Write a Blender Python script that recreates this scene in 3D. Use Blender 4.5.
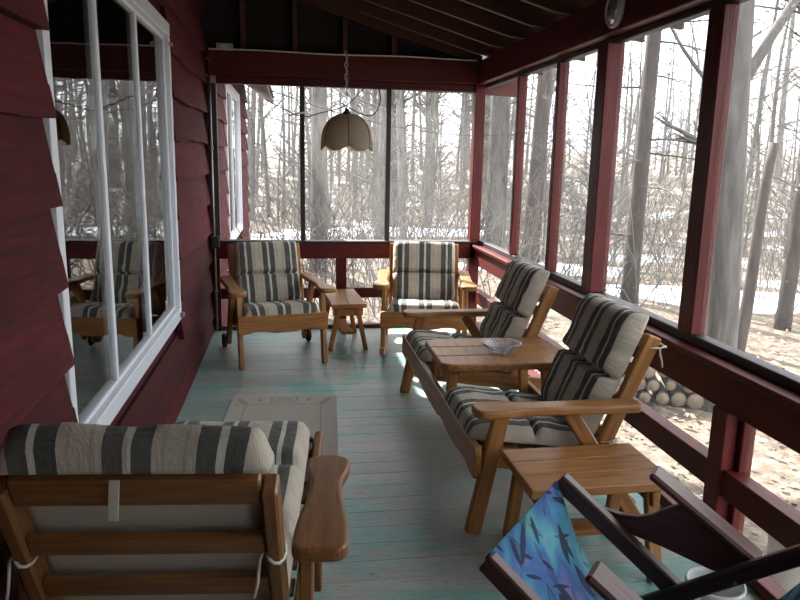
import bpy, bmesh, math, random
from mathutils import Vector, Matrix, noise

for o in list(bpy.data.objects):
    bpy.data.objects.remove(o, do_unlink=True)
S = bpy.context.scene
COL = S.collection
R = math.radians
PI = math.pi

# ------------------------------------------------------------------ camera
FPX, CAM_H = 700.0, 1.5
pitch, yaw, roll = math.atan(141 / 700), math.atan(112 / 714), R(1.15)
F = Vector((math.sin(yaw) * math.cos(pitch), math.cos(yaw) * math.cos(pitch), -math.sin(pitch)))
R0 = Vector((math.cos(yaw), -math.sin(yaw), 0)); U0 = R0.cross(F)
RV = R0 * math.cos(roll) + U0 * math.sin(roll)
UV_ = U0 * math.cos(roll) - R0 * math.sin(roll)
cd = bpy.data.cameras.new('camera'); cam = bpy.data.objects.new('camera', cd); COL.objects.link(cam)
m = Matrix((RV, UV_, -F)).transposed().to_4x4(); m.translation = (0, 0, CAM_H)
cam.matrix_world = m
cd.sensor_fit = 'HORIZONTAL'; cd.sensor_width = 36; cd.lens = FPX / 800 * 36
cd.clip_start = 0.02; cd.clip_end = 400
S.camera = cam

# ------------------------------------------------------------------ sky, sun, exposure
W = bpy.data.worlds.new('sky'); S.world = W; W.use_nodes = True
bg = W.node_tree.nodes['Background']
bg.inputs[0].default_value = (0.93, 0.965, 1.0, 1); bg.inputs[1].default_value = 1.5
sd = bpy.data.lights.new('sun', 'SUN'); sd.energy = 7.5; sd.angle = R(0.6); sd.color = (1.0, 0.96, 0.90)
sun = bpy.data.objects.new('sun', sd); COL.objects.link(sun)
sun.rotation_euler = Vector((-0.35, 0.8, 0.80)).to_track_quat('Z', 'Y').to_euler()
sun.location = (-6, 14, 14)
vs = S.view_settings
vs.view_transform = 'Standard'; vs.look = 'None'; vs.gamma = 1; vs.use_curve_mapping = False
vs.exposure = 1.65

# ------------------------------------------------------------------ node material helper
def new_mat(name):
    mt = bpy.data.materials.new(name); mt.use_nodes = True
    nt = mt.node_tree
    b = nt.nodes['Principled BSDF']
    return mt, nt, b
def N(nt, t, **kw):
    n = nt.nodes.new(t)
    for k, v in kw.items():
        if k == 'inp':
            for kk, vv in v.items(): n.inputs[kk].default_value = vv
        else: setattr(n, k, v)
    return n
def L(nt, a, b): nt.links.new(a, b)
def ramp(nt, src, stops, interp='LINEAR'):
    r = N(nt, 'ShaderNodeValToRGB'); r.color_ramp.interpolation = interp
    e = r.color_ramp.elements
    while len(e) < len(stops): e.new(0.5)
    for i, (p, c) in enumerate(stops):
        e[i].position = p; e[i].color = (*c, 1)
    L(nt, src, r.inputs[0]); return r.outputs[0]
def mixc(nt, fac, a, b, mode='MIX'):
    n = N(nt, 'ShaderNodeMix', data_type='RGBA', blend_type=mode)
    for sock, v in ((n.inputs[0], fac), (n.inputs[6], a), (n.inputs[7], b)):
        if hasattr(v, 'is_linked'): L(nt, v, sock)
        elif isinstance(v, (int, float)): sock.default_value = v
        else: sock.default_value = (*v, 1)
    return n.outputs[2]
def math_n(nt, op, a, b=None, c=None):
    n = N(nt, 'ShaderNodeMath', operation=op)
    for i, v in enumerate((a, b, c)):
        if v is None: continue
        if hasattr(v, 'is_linked'): L(nt, v, n.inputs[i])
        else: n.inputs[i].default_value = v
    return n.outputs[0]
def mapping(nt, src, scale=(1, 1, 1)):
    n = N(nt, 'ShaderNodeMapping'); n.inputs['Scale'].default_value = scale
    L(nt, src, n.inputs[0]); return n.outputs[0]
def noise_n(nt, vec, scale, detail=3, rough=0.55, dist=0.0):
    n = N(nt, 'ShaderNodeTexNoise', inp={'Scale': scale, 'Detail': detail, 'Roughness': rough, 'Distortion': dist})
    L(nt, vec, n.inputs['Vector']); return n.outputs['Fac']
def bump(nt, b, h, strength=0.2, dist=0.01):
    n = N(nt, 'ShaderNodeBump', inp={'Strength': strength, 'Distance': dist})
    L(nt, h, n.inputs['Height']); L(nt, n.outputs[0], b.inputs['Normal'])
def grain_vec(nt): return N(nt, 'ShaderNodeAttribute', attribute_name='grain').outputs['Vector']
def pos_vec(nt): return N(nt, 'ShaderNodeNewGeometry').outputs['Position']

def wood(name, dark, mid, light, rough=0.38, knots=True):
    mt, nt, b = new_mat(name)
    g = grain_vec(nt)
    n1 = noise_n(nt, mapping(nt, g, (2.2, 30, 30)), 2.0, 5, 0.6, 0.6)
    n2 = noise_n(nt, mapping(nt, g, (0.9, 8, 8)), 2.2, 2)
    c = ramp(nt, n1, [(0.28, dark), (0.5, mid), (0.75, light)])
    c = mixc(nt, math_n(nt, 'MULTIPLY', n2, 0.55), c, dark)
    L(nt, c, b.inputs['Base Color']); b.inputs['Roughness'].default_value = rough
    bump(nt, b, n1, 0.12, 0.004)
    return mt
M = {}
M['pine'] = wood('honey_pine', (0.20, 0.078, 0.019), (0.37, 0.162, 0.046), (0.51, 0.265, 0.095))
M['pine_dark'] = wood('dark_pine', (0.13, 0.053, 0.018), (0.235, 0.10, 0.034), (0.33, 0.165, 0.065))  # darker pine tone for the chaise and the lamp ribs
M['mahogany'] = wood('dark_red_brown_wood', (0.045, 0.016, 0.012), (0.085, 0.030, 0.022), (0.14, 0.056, 0.042), 0.40)
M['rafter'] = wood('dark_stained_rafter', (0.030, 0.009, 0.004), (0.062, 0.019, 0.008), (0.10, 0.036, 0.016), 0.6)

def red_paint(name, base, dark, rough, gx=(1.2, 22, 22)):
    mt, nt, b = new_mat(name)
    g = grain_vec(nt)
    n1 = noise_n(nt, mapping(nt, g, gx), 2.0, 5, 0.65, 0.5)
    n2 = noise_n(nt, mapping(nt, g, (1.5, 3, 3)), 2.0, 3)
    ri = N(nt, 'ShaderNodeObjectInfo').outputs['Random']
    c = ramp(nt, n1, [(0.3, dark), (0.62, base)])
    c = mixc(nt, ramp(nt, n2, [(0.45, (0, 0, 0)), (0.75, (0.6, 0.6, 0.6))]), c, tuple(x * 0.55 for x in dark))
    hsv = N(nt, 'ShaderNodeHueSaturation'); L(nt, c, hsv.inputs['Color'])
    L(nt, math_n(nt, 'MULTIPLY_ADD', ri, 0.55, 0.68), hsv.inputs['Value'])
    L(nt, hsv.outputs[0], b.inputs['Base Color']); b.inputs['Roughness'].default_value = rough; b.inputs['Specular IOR Level'].default_value = 0.25
    bump(nt, b, n1, 0.35, 0.008)
    return mt
M['siding'] = red_paint('red_stained_siding', (0.098, 0.010, 0.014), (0.045, 0.006, 0.008), 0.8)
M['redtrim'] = red_paint('red_painted_frame', (0.112, 0.013, 0.012), (0.066, 0.008, 0.008), 0.45)

def plain(name, col, rough=0.5, metal=0.0, spec=None, nscale=40, var=0.12):
    mt, nt, b = new_mat(name)
    n1 = noise_n(nt, pos_vec(nt), nscale, 3)
    c = mixc(nt, n1, tuple(x * (1 - var) for x in col), tuple(min(1, x * (1 + var)) for x in col))
    L(nt, c, b.inputs['Base Color'])
    b.inputs['Roughness'].default_value = rough; b.inputs['Metallic'].default_value = metal
    return mt
M['white'] = plain('white_vinyl', (0.72, 0.75, 0.80), 0.35, var=0.04)
M['whitetie'] = plain('off_white_cord', (0.62, 0.58, 0.50), 0.8)
M['black'] = plain('black_rubber', (0.015, 0.015, 0.017), 0.6)
M['dkframe'] = plain('dark_screen_frame', (0.022, 0.014, 0.016), 0.5)
M['greenbox'] = plain('pale_green_card', (0.33, 0.40, 0.30), 0.7)
M['steel'] = plain('dull_steel', (0.35, 0.34, 0.32), 0.35, 0.8)
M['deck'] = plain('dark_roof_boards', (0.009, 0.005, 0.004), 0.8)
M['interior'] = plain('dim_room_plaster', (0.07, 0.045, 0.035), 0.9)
M['slab'] = plain('subfloor', (0.03, 0.03, 0.028), 0.9)
M['bucket'] = plain('white_plastic', (0.62, 0.63, 0.64), 0.4, var=0.05)
M['yellow'] = plain('yellow_sponge', (0.62, 0.50, 0.12), 0.9)
M['shingle'] = plain('grey_roof_shingle', (0.12, 0.11, 0.11), 0.9)
M['curtain'] = plain('tan_curtain_cloth', (0.70, 0.46, 0.25), 0.9, nscale=12, var=0.3)

def floor_mat():
    mt, nt, b = new_mat('worn_teal_floor_paint')
    p = pos_vec(nt); ri = N(nt, 'ShaderNodeObjectInfo').outputs['Random']
    st = mapping(nt, p, (1.3, 4.2, 1))
    n1 = noise_n(nt, st, 1.3, 6, 0.68, 0.5)
    n2 = noise_n(nt, mapping(nt, p, (5, 46, 1)), 1.6, 5, 0.7, 0.4)
    n3 = noise_n(nt, p, 1.1, 3)
    n4 = noise_n(nt, mapping(nt, p, (1.3, 3.4, 1)), 2.0, 5, 0.68)
    base = ramp(nt, n2, [(0.3, (0.24, 0.27, 0.25)), (0.6, (0.40, 0.435, 0.405)), (0.85, (0.58, 0.595, 0.555))])
    teal = ramp(nt, n2, [(0.3, (0.12, 0.31, 0.285)), (0.75, (0.23, 0.47, 0.44))])
    s = math_n(nt, 'ADD', math_n(nt, 'MULTIPLY', n1, 0.65), math_n(nt, 'MULTIPLY', n3, 0.45))
    c = mixc(nt, ramp(nt, s, [(0.505, (0, 0, 0)), (0.61, (0.95, 0.95, 0.95))]), base, teal)
    c = mixc(nt, ramp(nt, n4, [(0.50, (0, 0, 0)), (0.62, (0.85, 0.85, 0.85))]), c, (0.36, 0.34, 0.285))
    c = mixc(nt, ramp(nt, n2, [(0.56, (0, 0, 0)), (0.66, (0.75, 0.75, 0.75))]), c, (0.165, 0.145, 0.115))
    hsv = N(nt, 'ShaderNodeHueSaturation'); L(nt, c, hsv.inputs['Color'])
    L(nt, math_n(nt, 'MULTIPLY_ADD', ri, 0.18, 0.91), hsv.inputs['Value'])
    L(nt, hsv.outputs[0], b.inputs['Base Color'])
    L(nt, math_n(nt, 'MULTIPLY_ADD', n2, 0.35, 0.17), b.inputs['Roughness'])
    bump(nt, b, n2, 0.25, 0.004)
    return mt
M['floor'] = floor_mat()

def stripe_mat():
    mt, nt, b = new_mat('green_striped_canvas')
    uv = N(nt, 'ShaderNodeUVMap', uv_map='UVMap').outputs[0]
    sx = N(nt, 'ShaderNodeSeparateXYZ'); L(nt, uv, sx.inputs[0])
    beige, beige2, cream, green = (0.52, 0.465, 0.375), (0.42, 0.375, 0.31), (0.68, 0.65, 0.57), (0.017, 0.033, 0.031)
    st = []
    def seg(p, c): st.append((p, c))
    seg(0.0, beige)
    for k, c0 in enumerate((0.075, 0.42, 0.765)):
        seg(c0, green); seg(c0 + 0.075, cream); seg(c0 + 0.105, green); seg(c0 + 0.18, beige if k < 2 else beige)
        if k < 2:
            seg(c0 + 0.215, beige2); seg(c0 + 0.228, beige); seg(c0 + 0.295, beige2); seg(c0 + 0.308, beige)
    c = ramp(nt, sx.outputs[0], st, 'CONSTANT')
    w = noise_n(nt, mapping(nt, uv, (260, 220, 1)), 1.0, 2)
    c = mixc(nt, math_n(nt, 'MULTIPLY', w, 0.35), c, tuple(x * 0.6 for x in beige))
    n = noise_n(nt, mapping(nt, uv, (4, 5, 1)), 1.5, 3)
    c = mixc(nt, ramp(nt, n, [(0.4, (0, 0, 0)), (0.8, (0.35, 0.35, 0.35))]), c, (0.20, 0.18, 0.15))
    L(nt, c, b.inputs['Base Color']); b.inputs['Roughness'].default_value = 0.9
    b.inputs['Sheen Weight'].default_value = 0.1
    wr = noise_n(nt, mapping(nt, uv, (5, 12, 1)), 2.0, 4, 0.6, 0.8)
    bump(nt, b, math_n(nt, 'ADD', math_n(nt, 'MULTIPLY', wr, 1.0), math_n(nt, 'MULTIPLY', w, 0.08)), 0.45, 0.02)
    return mt
M['stripe'] = stripe_mat()
M['canvas'] = plain('plain_beige_canvas', (0.50, 0.45, 0.37), 0.9, nscale=60)

def sling_mat():
    mt, nt, b = new_mat('blue_leaf_print_sling')
    uv = N(nt, 'ShaderNodeUVMap', uv_map='UVMap').outputs[0]
    n1 = noise_n(nt, mapping(nt, uv, (2.2, 1.6, 1)), 1.4, 2, 0.5, 0.3)
    c = ramp(nt, n1, [(0.30, (0.20, 0.19, 0.40)), (0.41, (0.05, 0.13, 0.36)), (0.48, (0.06, 0.24, 0.40)), (0.56, (0.11, 0.36, 0.40)), (0.64, (0.10, 0.30, 0.38)), (0.74, (0.24, 0.22, 0.44))])
    leaves = None
    for sc, seed, ws in ((3.4, 0.0, 0.10), (4.4, 3.7, 0.085), (2.7, 7.1, 0.12)):
        mp = N(nt, 'ShaderNodeMapping'); mp.inputs['Scale'].default_value = (1.0, 1.6, 1); mp.inputs['Location'].default_value = (seed, seed * 0.7, 0)
        L(nt, uv, mp.inputs[0])
        v = N(nt, 'ShaderNodeTexVoronoi', voronoi_dimensions='2D'); v.inputs['Scale'].default_value = sc
        L(nt, mp.outputs[0], v.inputs['Vector'])
        d = N(nt, 'ShaderNodeVectorMath', operation='SUBTRACT'); L(nt, mp.outputs[0], d.inputs[0]); L(nt, v.outputs['Position'], d.inputs[1])
        rt = N(nt, 'ShaderNodeVectorRotate', rotation_type='Z_AXIS'); L(nt, d.outputs[0], rt.inputs['Vector'])
        sc_ = N(nt, 'ShaderNodeSeparateColor'); L(nt, v.outputs['Color'], sc_.inputs[0])
        L(nt, math_n(nt, 'MULTIPLY_ADD', sc_.outputs[0], 1.7, 0.5), rt.inputs['Angle'])
        sp = N(nt, 'ShaderNodeSeparateXYZ'); L(nt, rt.outputs[0], sp.inputs[0])
        xx = math_n(nt, 'MULTIPLY', sp.outputs[0], sc * 2.0); yy = math_n(nt, 'MULTIPLY', sp.outputs[1], sc * 2.0)
        prof = math_n(nt, 'MULTIPLY', math_n(nt, 'SUBTRACT', 1.0, math_n(nt, 'MULTIPLY', xx, xx)), ws * 1.6)
        ay = math_n(nt, 'ABSOLUTE', yy)
        out = math_n(nt, 'LESS_THAN', ay, prof)
        inner = math_n(nt, 'LESS_THAN', ay, math_n(nt, 'MULTIPLY', prof, 0.62))
        vein = math_n(nt, 'LESS_THAN', ay, 0.02)
        fill = math_n(nt, 'GREATER_THAN', sc_.outputs[1], 0.45)
        keep = math_n(nt, 'SUBTRACT', out, math_n(nt, 'MULTIPLY', inner, math_n(nt, 'MULTIPLY', fill, math_n(nt, 'SUBTRACT', 1.0, vein))))
        leaves = keep if leaves is None else math_n(nt, 'MAXIMUM', leaves, keep)
    c = mixc(nt, math_n(nt, 'MULTIPLY', leaves, 0.9), c, (0.012, 0.016, 0.05))
    L(nt, c, b.inputs['Base Color']); b.inputs['Roughness'].default_value = 0.85
    w = noise_n(nt, mapping(nt, uv, (300, 300, 1)), 1.0, 2); bump(nt, b, w, 0.1, 0.002)
    return mt
M['sling'] = sling_mat()

def screen_mat():
    mt, nt, b = new_mat('insect_screen_mesh')
    nt.nodes.remove(b); out = nt.nodes['Material Output']
    tr = N(nt, 'ShaderNodeBsdfTransparent')
    df = N(nt, 'ShaderNodeBsdfDiffuse', inp={'Color': (0.42, 0.42, 0.41, 1)})
    tl = N(nt, 'ShaderNodeBsdfTranslucent', inp={'Color': (0.42, 0.42, 0.41, 1)})
    m1 = N(nt, 'ShaderNodeMixShader', inp={0: 0.45}); L(nt, df.outputs[0], m1.inputs[1]); L(nt, tl.outputs[0], m1.inputs[2])
    m2 = N(nt, 'ShaderNodeMixShader'); L(nt, tr.outputs[0], m2.inputs[1]); L(nt, m1.outputs[0], m2.inputs[2])
    n1 = noise_n(nt, mapping(nt, pos_vec(nt), (1, 1, 1)), 1.8, 3)
    L(nt, math_n(nt, 'MULTIPLY_ADD', n1, 0.06, 0.022), m2.inputs[0])
    L(nt, m2.outputs[0], out.inputs[0])
    return mt
M['screen'] = screen_mat()

def pane_mat():
    mt, nt, b = new_mat('double_glazed_pane')
    nt.nodes.remove(b); out = nt.nodes['Material Output']
    tr = N(nt, 'ShaderNodeBsdfTransparent', inp={'Color': (0.75, 0.76, 0.74, 1)})
    gl = N(nt, 'ShaderNodeBsdfGlossy', inp={'Roughness': 0.012, 'Color': (0.95, 0.95, 0.95, 1)})
    fr = N(nt, 'ShaderNodeFresnel', inp={'IOR': 2.5})
    n1 = noise_n(nt, pos_vec(nt), 2.2, 2)
    bp = N(nt, 'ShaderNodeBump', inp={'Strength': 0.06, 'Distance': 0.02}); L(nt, n1, bp.inputs['Height']); L(nt, bp.outputs[0], gl.inputs['Normal'])
    mx = N(nt, 'ShaderNodeMixShader'); L(nt, fr.outputs[0], mx.inputs[0]); L(nt, tr.outputs[0], mx.inputs[1]); L(nt, gl.outputs[0], mx.inputs[2])
    L(nt, mx.outputs[0], out.inputs[0])
    return mt
M['pane'] = pane_mat()

def glass_mat():
    mt, nt, b = new_mat('cut_glass')
    b.inputs['Base Color'].default_value = (0.86, 0.91, 0.97, 1); b.inputs['Roughness'].default_value = 0.05
    b.inputs['Transmission Weight'].default_value = 0.85; b.inputs['IOR'].default_value = 1.5
    n1 = noise_n(nt, pos_vec(nt), 55, 1); bump(nt, b, n1, 0.5, 0.01)
    return mt
M['glass'] = glass_mat()

def lampshade_mat():
    mt, nt, b = new_mat('woven_wicker_shade')
    uv = N(nt, 'ShaderNodeUVMap', uv_map='UVMap').outputs[0]
    br = N(nt, 'ShaderNodeTexBrick', inp={'Scale': 1.0, 'Color1': (0.80, 0.73, 0.60, 1), 'Color2': (0.70, 0.63, 0.50, 1), 'Mortar': (0.30, 0.25, 0.18, 1), 'Mortar Size': 0.06, 'Brick Width': 0.5, 'Row Height': 0.25})
    L(nt, mapping(nt, uv, (60, 14, 1)), br.inputs['Vector'])
    L(nt, br.outputs['Color'], b.inputs['Base Color']); b.inputs['Roughness'].default_value = 0.8
    tl = N(nt, 'ShaderNodeBsdfTranslucent'); L(nt, br.outputs['Color'], tl.inputs[0])
    mx = N(nt, 'ShaderNodeMixShader', inp={0: 0.6}); out = nt.nodes['Material Output']
    L(nt, b.outputs[0], mx.inputs[1]); L(nt, tl.outputs[0], mx.inputs[2]); L(nt, mx.outputs[0], out.inputs[0])
    bump(nt, b, br.outputs['Fac'], 0.4, 0.004)
    return mt
M['wicker'] = lampshade_mat()

def rug_mat():
    mt, nt, b = new_mat('beige_woven_rug')
    uv = N(nt, 'ShaderNodeUVMap', uv_map='UVMap').outputs[0]     # metres
    s = N(nt, 'ShaderNodeSeparateXYZ'); L(nt, uv, s.inputs[0])
    w = noise_n(nt, mapping(nt, uv, (120, 120, 1)), 1.0, 2)
    c = ramp(nt, w, [(0.3, (0.36, 0.33, 0.28)), (0.7, (0.47, 0.44, 0.385))])
    ax = math_n(nt, 'ABSOLUTE', s.outputs[0]); y = s.outputs[1]        # y measured from far edge
    def box(a, b2, lo, hi): # lo<=a<hi
        return math_n(nt, 'MULTIPLY', math_n(nt, 'GREATER_THAN', a, lo), math_n(nt, 'LESS_THAN', a, hi))
    def AND(a, b2): return math_n(nt, 'MULTIPLY', a, b2)
    def OR(a, b2): return math_n(nt, 'MAXIMUM', a, b2)
    outer = AND(math_n(nt, 'LESS_THAN', ax, 0.085), box(y, 0, 0.03, 0.125))
    inn = AND(math_n(nt, 'LESS_THAN', ax, 0.072), box(y, 0, 0.045, 0.11))
    mark = math_n(nt, 'SUBTRACT', outer, inn)
    mark = OR(mark, AND(math_n(nt, 'LESS_THAN', ax, 0.05), box(y, 0, 0.065, 0.09)))
    dx = math_n(nt, 'SUBTRACT', ax, 0.15); dy = math_n(nt, 'SUBTRACT', y, 0.075)
    dm = math_n(nt, 'ADD', math_n(nt, 'ABSOLUTE', dx), math_n(nt, 'MULTIPLY', math_n(nt, 'ABSOLUTE', dy), 0.5))
    mark = OR(mark, math_n(nt, 'LESS_THAN', dm, 0.018))
    ex = math_n(nt, 'SUBTRACT', math_n(nt, 'SUBTRACT', ax, 0.255), math_n(nt, 'MULTIPLY', math_n(nt, 'SUBTRACT', 0.10, y), 0.45))
    mark = OR(mark, AND(math_n(nt, 'LESS_THAN', math_n(nt, 'ABSOLUTE', ex), 0.02), box(y, 0, 0.05, 0.15)))
    mark = OR(mark, AND(box(ax, 0, 0.225, 0.232), box(y, 0, 0.17, 1.2)))
    mark = OR(mark, AND(math_n(nt, 'LESS_THAN', ax, 0.30), box(y, 0, 0.155, 0.165)))
    n5 = noise_n(nt, mapping(nt, uv, (30, 30, 1)), 1.0, 2)
    mark = AND(mark, ramp(nt, n5, [(0.3, (0.15, 0.15, 0.15)), (0.6, (0.6, 0.6, 0.6))]))
    c = mixc(nt, mark, c, (0.12, 0.115, 0.10))
    L(nt, c, b.inputs['Base Color']); b.inputs['Roughness'].default_value = 0.95
    bump(nt, b, w, 0.3, 0.004)
    return mt
M['rug'] = rug_mat()

def bark(name, a, b_, c_):
    mt, nt, b = new_mat(name)
    p = mapping(nt, N(nt, 'ShaderNodeTexCoord').outputs['Object'], (9, 9, 1.6))
    n1 = noise_n(nt, p, 1.6, 5, 0.65); ri = N(nt, 'ShaderNodeObjectInfo').outputs['Random']
    c = ramp(nt, n1, [(0.3, a), (0.55, b_), (0.75, c_)])
    hsv = N(nt, 'ShaderNodeHueSaturation'); L(nt, c, hsv.inputs['Color'])
    L(nt, math_n(nt, 'MULTIPLY_ADD', ri, 0.5, 0.75), hsv.inputs['Value'])
    L(nt, hsv.outputs[0], b.inputs['Base Color']); b.inputs['Roughness'].default_value = 0.9
    bump(nt, b, n1, 0.5, 0.02)
    return mt
M['bark'] = bark('pale_grey_bark', (0.058, 0.053, 0.049), (0.115, 0.107, 0.10), (0.19, 0.18, 0.17))
M['bark_dark'] = bark('dark_brown_bark', (0.032, 0.026, 0.023), (0.062, 0.051, 0.046), (0.105, 0.088, 0.08))
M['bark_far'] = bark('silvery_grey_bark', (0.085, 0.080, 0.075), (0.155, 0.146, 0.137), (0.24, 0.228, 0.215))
M['needle'] = plain('pine_needles', (0.10, 0.16, 0.09), 0.8, nscale=3, var=0.3)
M['deadleaf'] = plain('pale_dry_leaf', (0.27, 0.215, 0.155), 0.8, nscale=2, var=0.25)
M['twig'] = plain('grey_brown_twigs', (0.13, 0.12, 0.11), 0.9, nscale=1, var=0.25)
M['logend'] = plain('split_log_wood', (0.20, 0.155, 0.11), 0.9, nscale=14, var=0.35)
M['stone'] = plain('grey_concrete', (0.48, 0.47, 0.45), 0.9)
def ground_mat():
    mt, nt, b = new_mat('leaf_litter_ground')
    p = pos_vec(nt)
    n1 = noise_n(nt, p, 9, 5, 0.7); n2 = noise_n(nt, p, 0.35, 4, 0.6); n3 = noise_n(nt, p, 40, 3)
    c = ramp(nt, n1, [(0.3, (0.055, 0.040, 0.028)), (0.5, (0.135, 0.104, 0.076)), (0.7, (0.25, 0.205, 0.16))])
    c = mixc(nt, ramp(nt, n2, [(0.5, (0, 0, 0)), (0.7, (0.40, 0.40, 0.40))]), c, (0.24, 0.215, 0.18))
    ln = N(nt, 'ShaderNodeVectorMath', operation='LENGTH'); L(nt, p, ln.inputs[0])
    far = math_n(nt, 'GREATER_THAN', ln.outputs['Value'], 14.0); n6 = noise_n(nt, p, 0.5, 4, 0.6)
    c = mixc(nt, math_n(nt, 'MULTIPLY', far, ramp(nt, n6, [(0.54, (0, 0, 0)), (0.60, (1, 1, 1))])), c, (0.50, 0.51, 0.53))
    L(nt, c, b.inputs['Base Color']); b.inputs['Roughness'].default_value = 0.95
    bump(nt, b, n3, 0.5, 0.03)
    return mt
M['ground'] = ground_mat()
M['snow'] = plain('old_snow', (0.82, 0.84, 0.88), 0.7, nscale=3, var=0.05)
M['brushleaf'] = plain('russet_leaf', (0.13, 0.085, 0.055), 0.85, nscale=5, var=0.35)

# ------------------------------------------------------------------ mesh builder
RNG = random.Random(7)
class MB:
    def __init__(s): s.v = []; s.f = []; s.g = []; s.uv = {}; s.sm = []; s.mi = []
    def add(s, verts, faces, grain=None, smooth=False, mi=0, uvs=None):
        o = len(s.v); s.v += [tuple(p) for p in verts]
        s.g += [tuple(q) for q in (grain if grain is not None else verts)]
        for k, f in enumerate(faces):
            s.f.append([i + o for i in f]); s.sm.append(smooth); s.mi.append(mi if isinstance(mi, int) else mi[k])
        if uvs is not None:
            for i, q in enumerate(uvs): s.uv[i + o] = q
        return s
    def bm_add(s, bm, M4, smooth=False):
        off = Vector((RNG.uniform(0, 40), RNG.uniform(0, 40), RNG.uniform(0, 40)))
        bm.verts.index_update(); vs_ = [v.co.copy() for v in bm.verts]
        fs = [[v.index for v in f.verts] for f in bm.faces]
        s.add([M4 @ p for p in vs_], fs, [p + off for p in vs_], smooth); bm.free(); return s
    def lbox(s, M4, lx, ly, lz, bev=0.004, seg=1):
        bm = bmesh.new(); bmesh.ops.create_cube(bm, size=1)
        bmesh.ops.scale(bm, vec=(lx, ly, lz), verts=bm.verts)
        if bev: bmesh.ops.bevel(bm, geom=bm.edges[:] , offset=bev, segments=seg, affect='EDGES', profile=0.5)
        return s.bm_add(bm, M4)
    def box(s, x0, x1, y0, y1, z0, z1, bev=0.004, long=None):
        d = (x1 - x0, y1 - y0, z1 - z0); c = ((x0 + x1) / 2, (y0 + y1) / 2, (z0 + z1) / 2)
        ax = max(range(3), key=lambda i: d[i]) if long is None else long
        if ax == 0: Q = Matrix.Identity(3); l = d
        elif ax == 1: Q = Matrix(((0, -1, 0), (1, 0, 0), (0, 0, 1))); l = (d[1], d[0], d[2])
        else: Q = Matrix(((0, 0, -1), (0, 1, 0), (1, 0, 0))); l = (d[2], d[1], d[0])
        M4 = Q.to_4x4(); M4.translation = c
        return s.lbox(M4, *l, bev)
    def board(s, p0, p1, w, t, side=(1, 0, 0), bev=0.004):
        """from p0 to p1, w measured along `side`, t along the remaining axis"""
        p0, p1 = Vector(p0), Vector(p1); x = (p1 - p0); l = x.length; x.normalize()
        y = Vector(side); y = (y - x * y.dot(x)).normalized(); z = x.cross(y)
        M4 = Matrix((x, y, z)).transposed().to_4x4(); M4.translation = (p0 + p1) / 2
        return s.lbox(M4, l, w, t, bev)
    def prism(s, pts, t, M4, bev=0.006, seg=2):
        """2-D outline in local XY, thickness t along +Z"""
        bm = bmesh.new(); vs_ = [bm.verts.new((p[0], p[1], 0)) for p in pts]
        f = bm.faces.new(vs_)
        r = bmesh.ops.extrude_face_region(bm, geom=[f])
        nv = [g for g in r['geom'] if isinstance(g, bmesh.types.BMVert)]
        bmesh.ops.translate(bm, vec=(0, 0, t), verts=nv)
        bmesh.ops.recalc_face_normals(bm, faces=bm.faces[:])
        if bev:
            ed = [e for e in bm.edges if abs(e.verts[0].co.z - e.verts[1].co.z) < 1e-6]
            bmesh.ops.bevel(bm, geom=ed, offset=bev, segments=seg, affect='EDGES', profile=0.5)
        return s.bm_add(bm, M4)
    def tube(s, pts, rad, n=8, smooth=True, cap=True):
        pts = [Vector(p) for p in pts]; rr = rad if isinstance(rad, (list, tuple)) else [rad] * len(pts)
        vs_, fs, g = [], [], []; L_ = 0; prev = None
        for i, p in enumerate(pts):
            t = (pts[min(i + 1, len(pts) - 1)] - pts[max(i - 1, 0)]).normalized()
            if prev is None:
                a = Vector((0, 0, 1)) if abs(t.z) < 0.9 else Vector((1, 0, 0))
                u = t.cross(a).normalized()
            else: u = (prev - t * prev.dot(t)).normalized()
            prev = u; w = t.cross(u)
            if i: L_ += (p - pts[i - 1]).length
            for k in range(n):
                a = 2 * PI * k / n
                vs_.append(p + (u * math.cos(a) + w * math.sin(a)) * rr[i]); g.append((L_, rr[i] * math.cos(a), rr[i] * math.sin(a)))
        for i in range(len(pts) - 1):
            for k in range(n):
                a, b = i * n + k, i * n + (k + 1) % n
                fs.append([a, b, b + n, a + n])
        if cap: fs.append(list(range(n))[::-1]); fs.append([(len(pts) - 1) * n + k for k in range(n)])
        return s.add(vs_, fs, g, smooth)
    def lathe(s, prof, c=(0, 0, 0), n=24, smooth=True, wob=None, close=False):
        vs_, fs, uvs = [], [], []; m_ = len(prof)
        for j, (r, z) in enumerate(prof):
            for k in range(n):
                a = 2 * PI * k / n; q = 1 + (wob(a, j) if wob else 0)
                vs_.append((c[0] + r * q * math.cos(a), c[1] + r * q * math.sin(a), c[2] + z)); uvs.append((k / n, j / (m_ - 1)))
        for j in range(m_ - 1):
            for k in range(n):
                a, b = j * n + k, j * n + (k + 1) % n
                fs.append([a, b, b + n, a + n])
        if close: fs.append(list(range(n))[::-1]); fs.append([(m_ - 1) * n + k for k in range(n)])
        return s.add(vs_, fs, None, smooth, uvs=uvs)
    def mesh(s, name, mats):
        me = bpy.data.meshes.new(name); me.from_pydata(s.v, [], s.f); me.update()
        for mt in (mats if isinstance(mats, (list, tuple)) else [mats]): me.materials.append(mt)
        me.polygons.foreach_set('use_smooth', s.sm); me.polygons.foreach_set('material_index', s.mi)
        at = me.attributes.new('grain', 'FLOAT_VECTOR', 'POINT')
        at.data.foreach_set('vector', [c for q in s.g for c in q])
        if s.uv:
            ul = me.uv_layers.new(name='UVMap')
            for lp in me.loops: ul.data[lp.index].uv = s.uv.get(lp.vertex_index, (0, 0))
        return me
    def build(s, name, mats, parent=None):
        return link(name, s.mesh(name, mats), parent)
def link(name, data, parent=None):
    o = bpy.data.objects.new(name, data); COL.objects.link(o)
    if parent is not None: o.parent = parent
    return o
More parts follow.
